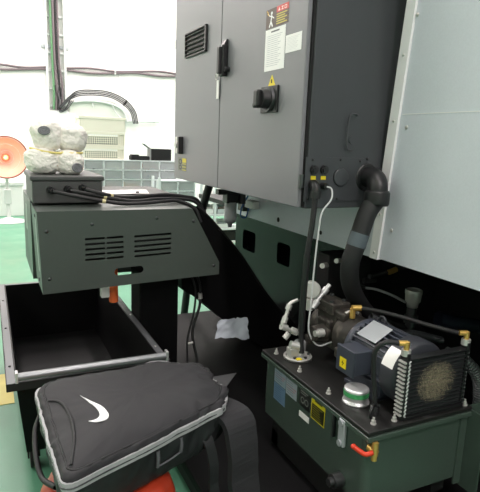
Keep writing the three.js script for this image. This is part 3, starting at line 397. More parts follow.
{
  // junction box with lid, glands and three cables
  const t = thing('junction_box', 'dark grey junction box with cable glands on top of the conveyor head', 'junction box', V(0.325, 1.04, -2.7));
  part('body', bx(0.172, 0.482, 1.04, 1.142, -2.9, -2.5, 0.006), mat.box, t);
  part('lid', bx(0.164, 0.49, 1.142, 1.166, -2.908, -2.492, 0.008), mat.box, t);
  [[0.248, 1.102], [0.322, 1.106], [0.388, 1.112]].forEach(([x, y], k) => { part('gland', [cyl(V(x, y, -2.5), V(x + 0.004, y - 0.001, -2.478), 0.017, 0.017, 8), cyl(V(x + 0.004, y - 0.001, -2.48), V(x + 0.012, y - 0.004, -2.462), 0.012)], mat.plasticBlack, t); });
  const cab = (p, r, label, bandAt) => { const c = thing('motor_cable', label, 'cable', V(p[0][0], 1.03, p[0][2])); part('sheath', tube(p, r, 80, 12), mat.rubber, c); const q = new THREE.CatmullRomCurve3(p.map(a => V(...a)), false, 'centripetal'); part('marker', cyl(q.getPointAt(bandAt), q.getPointAt(bandAt + 0.02), r * 1.12, r * 1.12, 14), M(0xd9cf9e, 0.6), c, 'pale marker band'); };
  cab([[0.258, 1.098, -2.465], [0.33, 1.085, -2.43], [0.42, 1.067, -2.42], [0.55, 1.045, -2.42], [0.66, 1.044, -2.43], [0.77, 1.048, -2.45], [0.85, 1.046, -2.47], [0.93, 1.01, -2.455], [0.96, 0.94, -2.44]], 0.0085, 'black cable from the gland by the box corner, resting on the cover', 0.28);
  cab([[0.332, 1.102, -2.465], [0.4, 1.09, -2.45], [0.5, 1.068, -2.455], [0.62, 1.05, -2.47], [0.76, 1.055, -2.5], [0.88, 1.048, -2.54], [0.97, 1.03, -2.56], [1.03, 0.97, -2.56]], 0.0085, 'black cable from the middle gland, bending over the cover', 0.2);
  cab([[0.398, 1.108, -2.465], [0.46, 1.09, -2.45], [0.56, 1.066, -2.49], [0.68, 1.064, -2.53], [0.82, 1.064, -2.59], [0.93, 1.05, -2.62], [1.01, 1.03, -2.64], [1.06, 0.96, -2.66]], 0.0105, 'thicker black cable from the gland furthest along the box', 0.16);
  solo('paper_sheet', (() => { const g = new THREE.BoxGeometry(0.25, 0.003, 0.2, 10, 1, 8); const p = g.attributes.position; for (let i = 0; i < p.count; i++) p.setY(i, p.getY(i) + 0.003 + 0.003 * Math.sin(p.getX(i) * 14)); g.computeVertexNormals(); g.rotateY(-0.2); g.translate(0.66, 1.0545, -2.82); return g; })(), mat.paper, 'white paper sheet lying on the grey conveyor head', 'paper', V(0.66, 1.061, -2.82));
  solo('paper_clip', [bx(0.7, 0.716, 1.06, 1.07, -2.735, -2.72, 0.002)], mat.plasticBlack, 'tiny black clip on the edge of the white paper', 'clip', V(0.708, 1.068, -2.727));
}
// ------------------------------------------------------------------ chip bin
{
  const t = thing('chip_bin', 'long black chip bin with a steel handle bar under the conveyor head', 'bin', V(0.33, 0, -2.6));
  const X0 = 0.05, X1 = 0.61, Z0 = -3.32, Z1 = -1.97, H = 0.45, B = 0.12;
  const wall = (a, b, c, d, m, n) => { const g = new THREE.BufferGeometry(); const th = 0.006; const nn = b.clone().sub(a).cross(d.clone().sub(a)).normalize().multiplyScalar(th); const P = [a, b, c, d, ...[a, b, c, d].map(q => q.clone().add(nn))]; const F = [[0, 1, 2], [0, 2, 3], [4, 6, 5], [4, 7, 6], [0, 4, 5], [0, 5, 1], [1, 5, 6], [1, 6, 2], [2, 6, 7], [2, 7, 3], [3, 7, 4], [3, 4, 0]]; const pos = [], uv = []; for (const f of F) for (const i of f) { pos.push(P[i].x, P[i].y, P[i].z); uv.push(0, 0); } g.setAttribute('position', new THREE.Float32BufferAttribute(pos, 3)); g.setAttribute('uv', new THREE.Float32BufferAttribute(uv, 2)); g.computeVertexNormals(); return part(n, g, m, t); };
  const x0b = X0 + 0.03, x1b = X1 - 0.03, z1b = Z1 - 0.05, z0b = Z0 + 0.03;
  wall(V(X0, H, Z0), V(X0, H, Z1), V(x0b, B, z1b), V(x0b, B, z0b), mat.binIn, 'side_wall');
  wall(V(X1, H, Z1), V(X1, H, Z0), V(x1b, B, z0b), V(x1b, B, z1b), mat.binIn, 'side_wall');
  wall(V(X0, H, Z1), V(X1, H, Z1), V(x1b, B, z1b), V(x0b, B, z1b), mat.binIn, 'end_wall');
  wall(V(X1, H, Z0), V(X0, H, Z0), V(x0b, B, z0b), V(x1b, B, z0b), mat.binIn, 'end_wall');
  part('bottom', bx(x0b, x1b, B - 0.006, B, z0b, z1b), mat.binIn, t);
  part('rim', [bx(X0 - 0.03, X0 + 0.006, H - 0.004, H, Z0 - 0.03, Z1 + 0.03), bx(X1 - 0.006, X1 + 0.03, H - 0.004, H, Z0 - 0.03, Z1 + 0.03), bx(X0 + 0.006, X1 - 0.006, H - 0.004, H, Z1, Z1 + 0.03), bx(X0, X1, H - 0.004, H, Z0 - 0.03, Z0)], mat.rim, t, 'grey folded rim');
  part('rim_lip', [bx(X0 - 0.032, X0 - 0.028, H - 0.03, H, Z0 - 0.03, Z1 + 0.03), bx(X1 + 0.028, X1 + 0.032, H - 0.03, H, Z0 - 0.03, Z1 + 0.03), bx(X0 - 0.03, X1 + 0.03, H - 0.03, H, Z1 + 0.028, Z1 + 0.032)], mat.black, t);
  for (const z of [-2.1, -2.55, -3.0]) { part('rim_rivet', cyl(V(X0 - 0.014, H, z), V(X0 - 0.014, H + 0.003, z), 0.005), mat.seam, t); part('rim_rivet', cyl(V(X1 + 0.014, H, z), V(X1 + 0.014, H + 0.003, z), 0.005), mat.zinc, t); }
  part('handle_bar', cyl(V(0.055, 0.468, -1.95), V(0.625, 0.468, -1.95), 0.015, 0.015, 20), M(0x8d9092, 0.35, 0.6), t, 'round steel handle bar');
  for (const x of [0.055, 0.628]) part('bar_bracket', bx(x - 0.005, x + 0.005, 0.449, 0.49, -1.965, -1.935, 0.002), mat.steel, t, 'bright steel bracket');
  part('number_plate', (() => { const g = bx(-0.06, 0.06, -0.03, 0.028, 0, 0.003); g.translate(0.478, 0.405, -1.932); return g; })(), M(0xa9aaa8, 0.6), t, 'pale grey plate');
  part('plate_edge', (() => { const g = bx(-0.06, 0.06, 0, 0.008, 0, 0.006); g.translate(0.478, 0.37, -1.932); return g; })(), mat.white, t);
  part('plate_hanger', bx(0.43, 0.526, 0.38, 0.425, -1.94, -1.932), mat.black, t);
  for (const [x, z] of [[0.11, -2.1], [0.55, -2.1], [0.11, -3.2], [0.55, -3.2]]) { part('caster', [new THREE.CylinderGeometry(0.045, 0.045, 0.03, 20).rotateZ(Math.PI / 2).translate(x, 0.045, z), bx(x - 0.025, x + 0.025, 0.085, 0.115, z - 0.03, z + 0.03), bx(x - 0.024, x - 0.018, 0.045, 0.09, z - 0.015, z + 0.015), bx(x + 0.018, x + 0.024, 0.045, 0.09, z - 0.015, z + 0.015)], mat.black, t); }
}
// ------------------------------------------------------------------ red stool and black bag
{
  const c = V(0.265, 0, -1.36);
  const g = new THREE.LatheGeometry([[0.0, 0.4], [0.11, 0.4], [0.15, 0.392], [0.175, 0.37], [0.188, 0.33], [0.195, 0.26], [0.203, 0.15], [0.21, 0.02], [0.21, 0], [0.195, 0], [0.19, 0.1], [0.175, 0.31], [0.14, 0.38], [0, 0.385]].map(p => new THREE.Vector2(...p)), 72);
  const p = g.attributes.position; for (let i = 0; i < p.count; i++) { const a = Math.atan2(p.getZ(i), p.getX(i)), r = Math.hypot(p.getX(i), p.getZ(i)); if (r > 0.12) { const k = 1 + 0.035 * Math.abs(Math.sin(a * 6)) * Math.min(1, (r - 0.12) / 0.04); p.setX(i, p.getX(i) * k); p.setZ(i, p.getZ(i) * k); } }
  g.computeVertexNormals(); g.translate(c.x, 0, c.z);
  solo('plastic_stool', g, mat.redPlastic, 'round red fluted plastic stool under the black bag', 'stool', c);
}
{
  const t = thing('sports_bag', 'black sports backpack with grey zip and white swoosh lying on the red stool', 'bag', V(0.37, 0.4, -1.47));
  // outline of the bag seen from above, corners rounded
  const corner = [[0.118, -1.135, 0.05], [0.1, -1.69, 0.07], [0.69, -1.73, 0.19], [0.665, -1.375, 0.09]];
  const N = 160; const raw = [];
  corner.forEach((q, i) => { const a = corner[(i + 3) % 4], b = corner[(i + 1) % 4]; const P = V(q[0], 0, q[1]), A = V(a[0], 0, a[1]).sub(P).normalize().multiplyScalar(q[2]).add(P), B = V(b[0], 0, b[1]).sub(P).normalize().multiplyScalar(q[2]).add(P); for (let k = 0; k <= 10; k++) { const s = k / 10; raw.push(new THREE.Vector3().addScaledVector(A, (1 - s) ** 2).addScaledVector(P, 2 * s * (1 - s)).addScaledVector(B, s * s)); } });
  const loop = new THREE.CatmullRomCurve3(raw, true, 'centripetal').getSpacedPoints(N).slice(0, N);
  const ctr = V(0.38, 0, -1.48);
  const ptAt = (i, s, y) => { const q = loop[((i % N) + N) % N]; return V(ctr.x + (q.x - ctr.x) * s, y, ctr.z + (q.z - ctr.z) * s); };
  const ang = loop.map(q => Math.atan2(q.z - ctr.z, q.x - ctr.x));
  const scaleAt = (x, z) => { const a = Math.atan2(z - ctr.z, x - ctr.x); let best = 0, bd = 9; ang.forEach((q, i) => { let d = Math.abs(q - a); d = Math.min(d, 6.2832 - d); if (d < bd) { bd = d; best = i; } }); return Math.hypot(x - ctr.x, z - ctr.z) / Math.hypot(loop[best].x - ctr.x, loop[best].z - ctr.z); };
  const sag = (x, z) => 0.010 * fbm(x * 5 + 3, 1.7, z * 5, 2) - 0.05 * Math.max(0, x - 0.52);
  const rough = (v, wr0) => { const wr = wr0 * (1 + 1.6 * Math.min(1, Math.max(0, (v.x - 0.5) / 0.1))); const n1 = fbm(v.x * 14, v.y * 22, v.z * 14, 3), n2 = fbm(v.x * 34 + 5, v.y * 50, v.z * 34, 2); const out = V(v.x - ctr.x, 0, v.z - ctr.z).normalize(); v.addScaledVector(out, wr * (n1 * 1.3 + 0.8 * n2)); v.y += wr * (0.9 * n1 + 0.35 * n2) + sag(v.x, v.z); return v; };
  const skin = (rings, wr, cap0, cap1) => {
    const pos = [], uv = [], idx = []; rings.forEach(([s, y]) => { for (let i = 0; i < N; i++) { const v = rough(ptAt(i, s, y), wr); pos.push(v.x, v.y, v.z); uv.push(v.x * 8 + v.y * 8, v.z * 8 + v.y * 4); } });
    for (let j = 0; j < rings.length - 1; j++) for (let i = 0; i < N; i++) { const a = j * N + i, b = j * N + (i + 1) % N, c = a + N, d = b + N; idx.push(a, c, b, b, c, d); }
    const cap = (j, flip) => { const k = pos.length / 3; const v = rough(V(ctr.x, rings[j][1], ctr.z), wr); pos.push(v.x, v.y, v.z); uv.push(ctr.x * 8, ctr.z * 8); for (let i = 0; i < N; i++) { const a = j * N + i, b = j * N + (i + 1) % N; flip ? idx.push(a, b, k) : idx.push(b, a, k); } };
    if (cap0) cap(0, true); if (cap1) cap(rings.length - 1, false);
    const g = new THREE.BufferGeometry(); g.setAttribute('position', new THREE.Float32BufferAttribute(pos, 3)); g.setAttribute('uv', new THREE.Float32BufferAttribute(uv, 2)); g.setIndex(idx); g.computeVertexNormals(); return g;
  };
  part('back_body', skin([[0.3, 0.405], [0.7, 0.404], [0.86, 0.406], [0.92, 0.413], [0.955, 0.428], [0.975, 0.448], [0.99, 0.475], [0.994, 0.5], [0.995, 0.526]], 0.013, true, false), mat.bagSide, t);
  part('front_gusset', skin([[0.995, 0.526], [0.993, 0.536], [0.985, 0.546], [0.97, 0.555], [0.945, 0.559], [0.925, 0.554]], 0.008, false, false), mat.bag, t);
  const topY = s => 0.581 - 0.022 * Math.pow(s / 0.93, 5);
  const panelRings = [0.934, 0.925, 0.915, 0.9, 0.87, 0.83, 0.78, 0.72, 0.65, 0.57, 0.48, 0.39, 0.3, 0.2, 0.1].map(s => [s, s > 0.93 ? 0.55 : topY(s)]);
  part('front_panel', skin(panelRings, 0.004, false, true), mat.bag, t, 'smooth black front panel');
  const ringPts = (s, y) => { const a = []; for (let i = 0; i < N; i += 2) a.push(rough(ptAt(i, s, y), 0.005)); return a; };
  part('seam_piping', tube(ringPts(0.932, 0.5575), 0.0032, 200, 8, true), mat.piping, t);
  const zipBand = (s, y, w, name, m) => { const pos = [], uv = [], idx = []; for (let i = 0; i <= N; i++) { const c = rough(ptAt(i, s, y), 0.006); const o = V(c.x - ctr.x, 0, c.z - ctr.z).normalize(); for (const [ds, dy] of [[-0.003, -w], [0.004, -w], [0.004, w], [-0.003, w]]) { const v = c.clone().addScaledVector(o, ds); v.y += dy; pos.push(v.x, v.y, v.z); uv.push(i / 4, dy); } } for (let i = 0; i < N; i++) for (let k = 0; k < 4; k++) { const a = i * 4 + k, b = i * 4 + (k + 1) % 4; idx.push(a, a + 4, b, b, a + 4, b + 4); } const g = new THREE.BufferGeometry(); g.setAttribute('position', new THREE.Float32BufferAttribute(pos, 3)); g.setAttribute('uv', new THREE.Float32BufferAttribute(uv, 2)); g.setIndex(idx); const h = g.toNonIndexed(); h.computeVertexNormals(); return part(name, h, m, t); };
  zipBand(1.0, 0.53, 0.0115, 'zip_tape', mat.zip);
  part('zip_teeth', tube(ringPts(1.012, 0.529), 0.0022, 200, 6, true), mat.darkSteel, t);
  part('zip_pull', [bx(-0.005, 0.005, -0.04, 0.006, 0, 0.004).translate(0.165, 0.515, -1.128)], mat.zinc, t, 'steel zip pull');
  part('zip_pull', [ball(V(0.662, 0.522, -1.46), 0.008)], mat.white, t);
  // seam across the squarer end
  const onTop = (x, z) => { const s = Math.min(0.925, scaleAt(x, z)); const v = rough(V(x, topY(s), z), 0.004); return v.y; };
  part('end_seam', tube([[0.13, -1.545], [0.155, -1.515], [0.172, -1.43], [0.168, -1.3], [0.145, -1.19]].map(([x, z]) => V(x, onTop(x, z) + 0.001, z)), 0.0045, 60, 8), mat.piping, t);
  // square webbing patch on the side
  const sidePt = (s, y) => { const a = V(0.175, 0, -1.155), b = V(0.62, 0, -1.36); return V(a.x + (b.x - a.x) * s, y, a.z + (b.z - a.z) * s); };
  const nrm = V(0.42, 0, 0.91);
  const bar = (s0, y0, s1, y1, w) => { const a = sidePt(s0, y0).addScaledVector(nrm, 0.0), b = sidePt(s1, y1).addScaledVector(nrm, 0.0); return tube([a, a.clone().lerp(b, 0.5).addScaledVector(nrm, 0.003), b], w, 8, 6); };
  part('webbing_patch', [bar(0.46, 0.46, 0.46, 0.51, 0.006), bar(0.64, 0.465, 0.64, 0.512, 0.006), bar(0.46, 0.46, 0.64, 0.465, 0.003)], M(0x55565a, 0.7), t, 'grey webbing loops');
  // hanging strap at the narrow end
  const strip = (pts, w, th, name, m) => { const c = new THREE.CatmullRomCurve3(pts.map(p => V(...p)), false, 'centripetal'); const n = 40, pos = [], uv = [], idx = []; for (let i = 0; i <= n; i++) { const p = c.getPointAt(i / n), d = c.getTangentAt(i / n); const side = V(0.95, 0, -0.3).addScaledVector(d, -d.dot(V(0.95, 0, -0.3))).normalize(); const up = d.clone().cross(side).normalize(); for (const [a, b] of [[-1, -1], [1, -1], [1, 1], [-1, 1]]) { const wob = 0.006 * fbm(p.x * 20 + a, p.y * 14, 2, 2); const q = p.clone().addScaledVector(side, a * w / 2).addScaledVector(up, b * th / 2 + wob); pos.push(q.x, q.y, q.z); uv.push(i / 4, a); } } for (let i = 0; i < n; i++) for (let k = 0; k < 4; k++) { const a = i * 4 + k, b = i * 4 + (k + 1) % 4; idx.push(a, b, a + 4, b, b + 4, a + 4); } idx.push(0, 2, 1, 0, 3, 2, n * 4, n * 4 + 1, n * 4 + 2, n * 4, n * 4 + 2, n * 4 + 3); const g = new THREE.BufferGeometry(); g.setAttribute('position', new THREE.Float32BufferAttribute(pos, 3)); g.setAttribute('uv', new THREE.Float32BufferAttribute(uv, 2)); g.setIndex(idx); const h = g.toNonIndexed(); h.computeVertexNormals(); return part(name, h, m, t); };
  strip([[0.56, 0.49, -1.52], [0.63, 0.505, -1.42], [0.668, 0.49, -1.355], [0.678, 0.43, -1.325], [0.685, 0.3, -1.32], [0.7, 0.14, -1.3]], 0.115, 0.02, 'shoulder_strap', mat.bag);
  strip([[0.52, 0.47, -1.4], [0.555, 0.465, -1.34], [0.57, 0.42, -1.315], [0.578, 0.3, -1.31], [0.59, 0.17, -1.3]], 0.035, 0.006, 'webbing_strap', mat.bagSide);
  part('haul_loop', tube([[0.44, 0.53, -1.69], [0.48, 0.55, -1.72], [0.55, 0.548, -1.715], [0.6, 0.53, -1.66]], 0.005, 30, 8), M(0x77787b, 0.6), t);
  part('side_strap', tube([[0.112, 0.5, -1.6], [0.09, 0.47, -1.56], [0.083, 0.43, -1.48], [0.092, 0.405, -1.4], [0.12, 0.415, -1.33]], 0.008, 40, 8), mat.bagSide, t);
  // white curved mark on the front panel, laid on its surface
  const sw = new THREE.Shape(); const q = (x, z) => [x, -z];
  sw.moveTo(...q(0.216, -1.515)); sw.bezierCurveTo(...q(0.232, -1.46), ...q(0.268, -1.42), ...q(0.27, -1.36)); sw.bezierCurveTo(...q(0.268, -1.322), ...q(0.238, -1.318), ...q(0.214, -1.352)); sw.bezierCurveTo(...q(0.235, -1.34), ...q(0.25, -1.352), ...q(0.247, -1.385)); sw.bezierCurveTo(...q(0.243, -1.42), ...q(0.232, -1.455), ...q(0.216, -1.515));
  const sg = new THREE.ExtrudeGeometry(sw, { depth: 0.0022, bevelEnabled: false, curveSegments: 16 }); sg.rotateX(-Math.PI / 2); { const p = sg.attributes.position; for (let i = 0; i < p.count; i++) p.setY(i, p.getY(i) + onTop(p.getX(i), p.getZ(i)) + 0.0006); sg.computeVertexNormals(); }
  part('swoosh_mark', sg, mat.logo, t, 'white curved swoosh mark');
}
// ------------------------------------------------------------------ loose sheets by the conveyor
{
  const g = new THREE.BoxGeometry(0.19, 0.11, 0.004, 16, 10, 1); const p = g.attributes.position; for (let i = 0; i < p.count; i++) { const x = p.getX(i), y = p.getY(i); p.setZ(i, p.getZ(i) + 0.03 * fbm(x * 14, y * 14, 3, 3) + 0.1 * Math.max(0, x - 0.02)); p.setX(i, x * (1 - 1.3 * y) + 0.012 * fbm(y * 30, x * 8, 1, 2)); p.setY(i, y + 0.02 * fbm(x * 22, 4, y * 6, 2) - (y > 0 ? 0.18 * Math.max(0, -x - 0.03) : 0)); } g.computeVertexNormals(); g.rotateX(-0.3); g.rotateZ(-0.13); g.translate(1.163, 0.343, -2.452);
  solo('crumpled_sheet', g, M(0xccd5df, 0.6), 'crumpled pale blue-grey sheet leaning on the black incline', 'sheet', V(1.16, 0.28, -2.44));
  const s = new THREE.Shape([[0.0, 0.0], [0.3, 0.02], [0.12, 0.2], [0.0, 0.19]].map(q => new THREE.Vector2(...q))); const h = new THREE.ExtrudeGeometry(s, { depth: 0.003, bevelEnabled: false }); h.rotateX(Math.PI / 2); h.rotateY(0.05); h.translate(0.87, 0.105, -2.4);
  solo('metal_offcut', h, M(0x6e7072, 0.5, 0.2), 'grey sheet metal offcut lying flat on the drip pan', 'metal sheet', V(0.95, 0.102, -2.35));
}
// ------------------------------------------------------------------ bundles of white gloves on the junction box
{
  const lump = (c, rx, ry, rz, s, tilt = 0) => { const g = mergeVertices((() => { const q = new THREE.IcosahedronGeometry(1, 24); q.deleteAttribute('uv'); q.deleteAttribute('normal'); return q; })(), 1e-4); const p = g.attributes.position; const uv = []; for (let i = 0; i < p.count; i++) { const v = V(p.getX(i), p.getY(i), p.getZ(i)); const e = 2.6; const k = Math.pow(Math.abs(v.x) ** e + Math.abs(v.y) ** e + Math.abs(v.z) ** e, -1 / e); const f = fbm(v.x * 1.6 + s, v.y * 1.6, v.z * 1.6 - s, 3); const fold = Math.abs(fbm(v.x * 2.6 - s, v.y * 3.4 + s, v.z * 2.6, 2)); const q = k * (0.98 + 0.16 * f - 0.3 * Math.max(0, 0.12 - fold)); uv.push(Math.atan2(v.z, v.x) / 1.6, v.y * 1.2); p.setXYZ(i, v.x * q * rx, v.y * q * ry, v.z * q * rz); } g.setAttribute('uv', new THREE.Float32BufferAttribute(uv, 2)); g.rotateZ(tilt); g.computeVertexNormals(); g.translate(c.x, c.y, c.z); return g; };
  const coil = (c, r, dir, n = 3) => { const q = new THREE.Quaternion().setFromUnitVectors(V(0, 0, 1), dir.clone().normalize()); const gs = []; for (let k = 0; k < n; k++) { const g = new THREE.TorusGeometry(r * (k + 0.6) / n, r / n * 0.55, 8, 22); g.scale(1, 0.8, 1); g.applyQuaternion(q); g.translate(c.x, c.y, c.z); gs.push(g); } return gs; };
  const B = (label, c, rx, ry, rz, s, tilt, grey, band) => { const t = thing('glove_bundle', label, 'gloves', V(c.x, c.y - ry, c.z), 'white glove bundles on the junction box'); part('gloves', lump(c, rx, ry, rz, s, tilt), mat.glove, t); if (grey) part('grey_cuff', coil(grey[0], grey[1], grey[2]), mat.gloveGrey, t, 'grey ribbed cuffs'); if (band) part('yellow_edging', band, mat.gloveYellow, t, 'yellow edging'); };
  B('white knitted glove bundle flat on the box at its outer corner, no cuffs showing', V(0.232, 1.226, -2.64), 0.082, 0.063, 0.09, 1.3, -0.15);
  B('white knitted glove bundle flat on the box, grey cuff end towards the cables', V(0.352, 1.221, -2.63), 0.068, 0.06, 0.085, 4.1, -0.2, [V(0.378, 1.2, -2.552), 0.026, V(0.3, 0.1, 1)]);
  B('upper white glove bundle with a rolled grey cuff end', V(0.258, 1.345, -2.66), 0.072, 0.078, 0.085, 7.7, 0.3, [V(0.238, 1.365, -2.575), 0.026, V(-0.15, 0.35, 1)], tube([[0.175, 1.285, -2.6], [0.23, 1.272, -2.572], [0.28, 1.266, -2.568], [0.33, 1.265, -2.578]], 0.005, 30, 8));
  B('upper white glove bundle slumped over, yellow edging below it', V(0.366, 1.335, -2.67), 0.078, 0.07, 0.085, 11.9, -0.25, null, tube([[0.31, 1.268, -2.575], [0.36, 1.265, -2.572], [0.41, 1.268, -2.6]], 0.005, 30, 8));
}
// ------------------------------------------------------------------ far racks, drawer units and baskets
{
  const rack = (name, label, x0, x1, z0, z1, h, shelves) => { const t = thing(name, label, 'shelf rack', V((x0 + x1) / 2, 0, (z0 + z1) / 2)); for (const x of [x0, x1]) for (const z of [z0, z1]) part('post', bx(x - 0.015, x + 0.015, 0, h, z - 0.015, z + 0.015), mat.frameClear, t); for (const y of shelves) part('shelf', bx(x0 - 0.01, x1 + 0.01, y - 0.025, y, z0 - 0.01, z1 + 0.01, 0.003), mat.frameClear, t); return t; };
  rack('shelf_rack', 'pale steel rack carrying the clear drawer units and baskets', 0.9, 2.1, -6.62, -6.25, 0.73, [0.73, 0.42, 0.12]);
  const r2 = rack('shelf_rack', 'low pale rack with white boxes on its shelves beyond the incline', 1.8, 3.1, -6.2, -5.93, 0.9, [0.1, 0.27, 0.45, 0.62]);
  part('post', bx(2.5, 2.53, 0, 0.9, -5.945, -5.915), mat.frameClear, r2); part('post', bx(2.31, 2.34, 0, 0.9, -5.945, -5.915), mat.frameClear, r2);
  const drawers = (name, label, x0, y0, nx, ny, w, h, zf, d) => { const t = thing(name, label, 'drawer unit', V(x0 + nx * w / 2, y0, zf - d / 2)); const gs = []; for (let i = 0; i <= nx; i++) gs.push(bx(x0 + i * w - 0.006, x0 + i * w + 0.006, y0, y0 + ny * h, zf - d, zf)); for (let j = 0; j <= ny; j++) gs.push(bx(x0, x0 + nx * w, y0 + j * h - 0.006, y0 + j * h + 0.006, zf - d, zf)); gs.push(bx(x0, x0 + nx * w, y0, y0 + ny * h, zf - d, zf - d + 0.006)); part('frame', gs, mat.frameClear, t);
    const cols = [0xd8a14a, 0xb06d5a, 0x33363c, 0x5d6470, 0x8a8f94, 0xc9c7bb, 0x2d3644, 0x8c4a3a, 0x3e6b52, 0x70767c];
    for (let j = 0; j < ny; j++) for (let i = 0; i < nx; i++) { const X0 = x0 + i * w + 0.012, X1 = x0 + (i + 1) * w - 0.012, Y0 = y0 + j * h + 0.01, Y1 = y0 + (j + 1) * h - 0.012; const dr = part('drawer', [bx(X0, X1, Y0, Y1, zf - 0.004, zf + 0.001), bx(X0, X1, Y0, Y0 + 0.003, zf - d + 0.01, zf - 0.004), bx((X0 + X1) / 2 - 0.02, (X0 + X1) / 2 + 0.02, Y0 + 0.012, Y0 + 0.024, zf, zf + 0.012)], mat.clear, t); const k = Math.floor(rnd() * cols.length); const gs2 = []; for (let q = 0; q < 14; q++) { const px = X0 + 0.02 + rnd() * (X1 - X0 - 0.04), s = 0.01 + rnd() * 0.014; const g = bx(-s * 1.6, s * 1.6, -s * 0.5, s * 0.5, -s, s); g.rotateZ(rnd() * 2.5); g.rotateY(rnd() * 3); g.translate(px, Y0 + 0.008 + rnd() * (Y1 - Y0) * 0.32, zf - 0.03 - rnd() * 0.06); gs2.push(g); } const o = part('contents', gs2, M(cols[k], 0.6), dr); o.userData.kind = 'stuff'; }
    return t; };
  drawers('drawer_unit', 'wide clear plastic drawer unit of small parts under the baskets', 1.005, 0.735, 5, 3, 0.225, 0.113, -6.27, 0.2);
  drawers('drawer_unit', 'small clear plastic drawer unit on the low rack beside the cabinet', 1.815, 0.622, 2, 2, 0.215, 0.118, -5.93, 0.16);
  const basket = (label, y0, y1, wx, lattice) => { const x0 = 0.99 - wx, x1 = 1.47 + wx, z0 = -6.6, z1 = -6.3; const t = thing('plastic_basket', label, 'basket', V((x0 + x1) / 2, y0, (z0 + z1) / 2), 'stacked cream baskets'); part('rim', [bx(x0 - 0.008, x1 + 0.008, y1 - 0.03, y1, z1 - 0.008, z1 + 0.006, 0.003), bx(x0 - 0.008, x1 + 0.008, y1 - 0.03, y1, z0, z0 + 0.008), bx(x0 - 0.008, x0 + 0.004, y1 - 0.03, y1, z0, z1), bx(x1 - 0.004, x1 + 0.008, y1 - 0.03, y1, z0, z1)], mat.basket, t); part('bottom', bx(x0, x1, y0, y0 + 0.02, z0, z1), mat.basket, t);
    if (lattice) { const gs = []; const n = 20, m = 5; for (let i = 0; i <= n; i++) { const x = x0 + (x1 - x0) * i / n; gs.push(bx(x - 0.005, x + 0.005, y0 + 0.02, y1 - 0.03, z1 - 0.004, z1)); } for (let j = 1; j < m; j++) { const y = y0 + 0.02 + (y1 - y0 - 0.05) * j / m; gs.push(bx(x0, x1, y - 0.004, y + 0.004, z1 - 0.004, z1 + 0.001)); } part('front_lattice', gs, mat.basket, t); for (const x of [x0, x1]) { const ss = []; for (let i = 0; i <= 12; i++) { const z = z0 + (z1 - z0) * i / 12; ss.push(bx(x - 0.002, x + 0.002, y0 + 0.02, y1 - 0.03, z - 0.004, z + 0.004)); } part('side_lattice', ss, mat.basket, t); } part('load', bx(x0 + 0.05, x1 - 0.05, y0 + 0.021, y1 - 0.05, z0 + 0.05, z1 - 0.07, 0.02), M(0x6f6e68, 0.8), t); }
    else part('front_wall', [bx(x0, x1, y0 + 0.02, y1 - 0.03, z1 - 0.004, z1), bx(x0, x0 + 0.004, y0, y1 - 0.03, z0, z1), bx(x1 - 0.004, x1, y0, y1 - 0.03, z0, z1), bx(x0, x1, y0, y1 - 0.03, z0, z0 + 0.004)], mat.basket, t); };
  basket('cream lattice basket standing on the clear drawer unit', 1.075, 1.228, 0, true);
  basket('cream lattice basket, middle one of the stack', 1.232, 1.4, 0.008, true);
  basket('plain solid-sided cream basket on top of the stack', 1.404, 1.57, 0.02, false);
  // small black box with its flap open, and a flat black tray
  const b = thing('small_box', 'small black box with its grey flap standing open on the drawer unit', 'box', V(1.92, 1.08, -6.32));
  part('body', [bx(1.8, 2.06, 1.08, 1.22, -6.42, -6.29, 0.004)], mat.black, b); part('side_face', bx(1.79, 1.8, 1.08, 1.22, -6.42, -6.28), M(0x9a9c9d, 0.6), b); part('flap', (() => { const g = bx(-0.1, 0, -0.002, 0.002, -0.06, 0.06); g.rotateZ(-0.6); g.translate(1.8, 1.22, -6.35); return g; })(), M(0x6b6d6e, 0.6), b);
  solo('flat_tray', [bx(1.56, 1.78, 1.08, 1.13, -6.42, -6.29, 0.004), bx(1.57, 1.66, 1.13, 1.145, -6.4, -6.31, 0.003)], mat.black, 'flat black tray lying beside the small black box', 'tray', V(1.67, 1.08, -6.35));
  // white boxes on the low rack
  [[2.36, 2.49, 0.27, 0.38], [2.55, 2.72, 0.27, 0.36], [2.36, 2.5, 0.45, 0.56], [2.55, 2.75, 0.45, 0.55], [2.77, 2.98, 0.45, 0.54], [2.36, 2.5, 0.1, 0.2], [2.55, 2.7, 0.62, 0.72], [2.36, 2.49, 0.62, 0.73]].forEach(([a, c, y0, y1], k) => { const t = thing('parts_box', (k % 3 ? 'white' : 'grey') + ' open parts box with ' + ['dark grey', 'mid grey', 'off-white', 'brown'][k % 4] + ' contents on the ' + (y0 < 0.2 ? 'lowest' : y0 < 0.4 ? 'second' : y0 < 0.6 ? 'third' : 'top') + ' shelf of the low rack', 'box', V((a + c) / 2, y0, -6.02), 'parts boxes on the low rack'); part('shell', [bx(a, c, y0, y0 + 0.006, -6.15, -5.94), bx(a, c, y0, y1 * 0.6 + y0 * 0.4, -5.945, -5.94), bx(a, c, y0, y1, -6.15, -6.145), bx(a, a + 0.005, y0, y1, -6.15, -5.94), bx(c - 0.005, c, y0, y1, -6.15, -5.94)], k % 3 ? mat.white : M(0xc6ccce, 0.6), t); part('contents', [bx(a + 0.02, c - 0.02, y0 + 0.006, y1 - 0.03, -6.12, -5.97, 0.01)], M([0x50555a, 0x8b8f90, 0xc9c9c2, 0x6b5b4c][k % 4], 0.7), t); });
  solo('dark_crate', [bx(2.62, 2.95, 0.1, 0.2, -6.15, -5.95, 0.005), bx(2.6, 2.97, 0.2, 0.215, -6.17, -5.94, 0.004)], mat.black, 'black lidded crate on the lowest shelf of the low rack', 'crate', V(2.78, 0.1, -6.05));
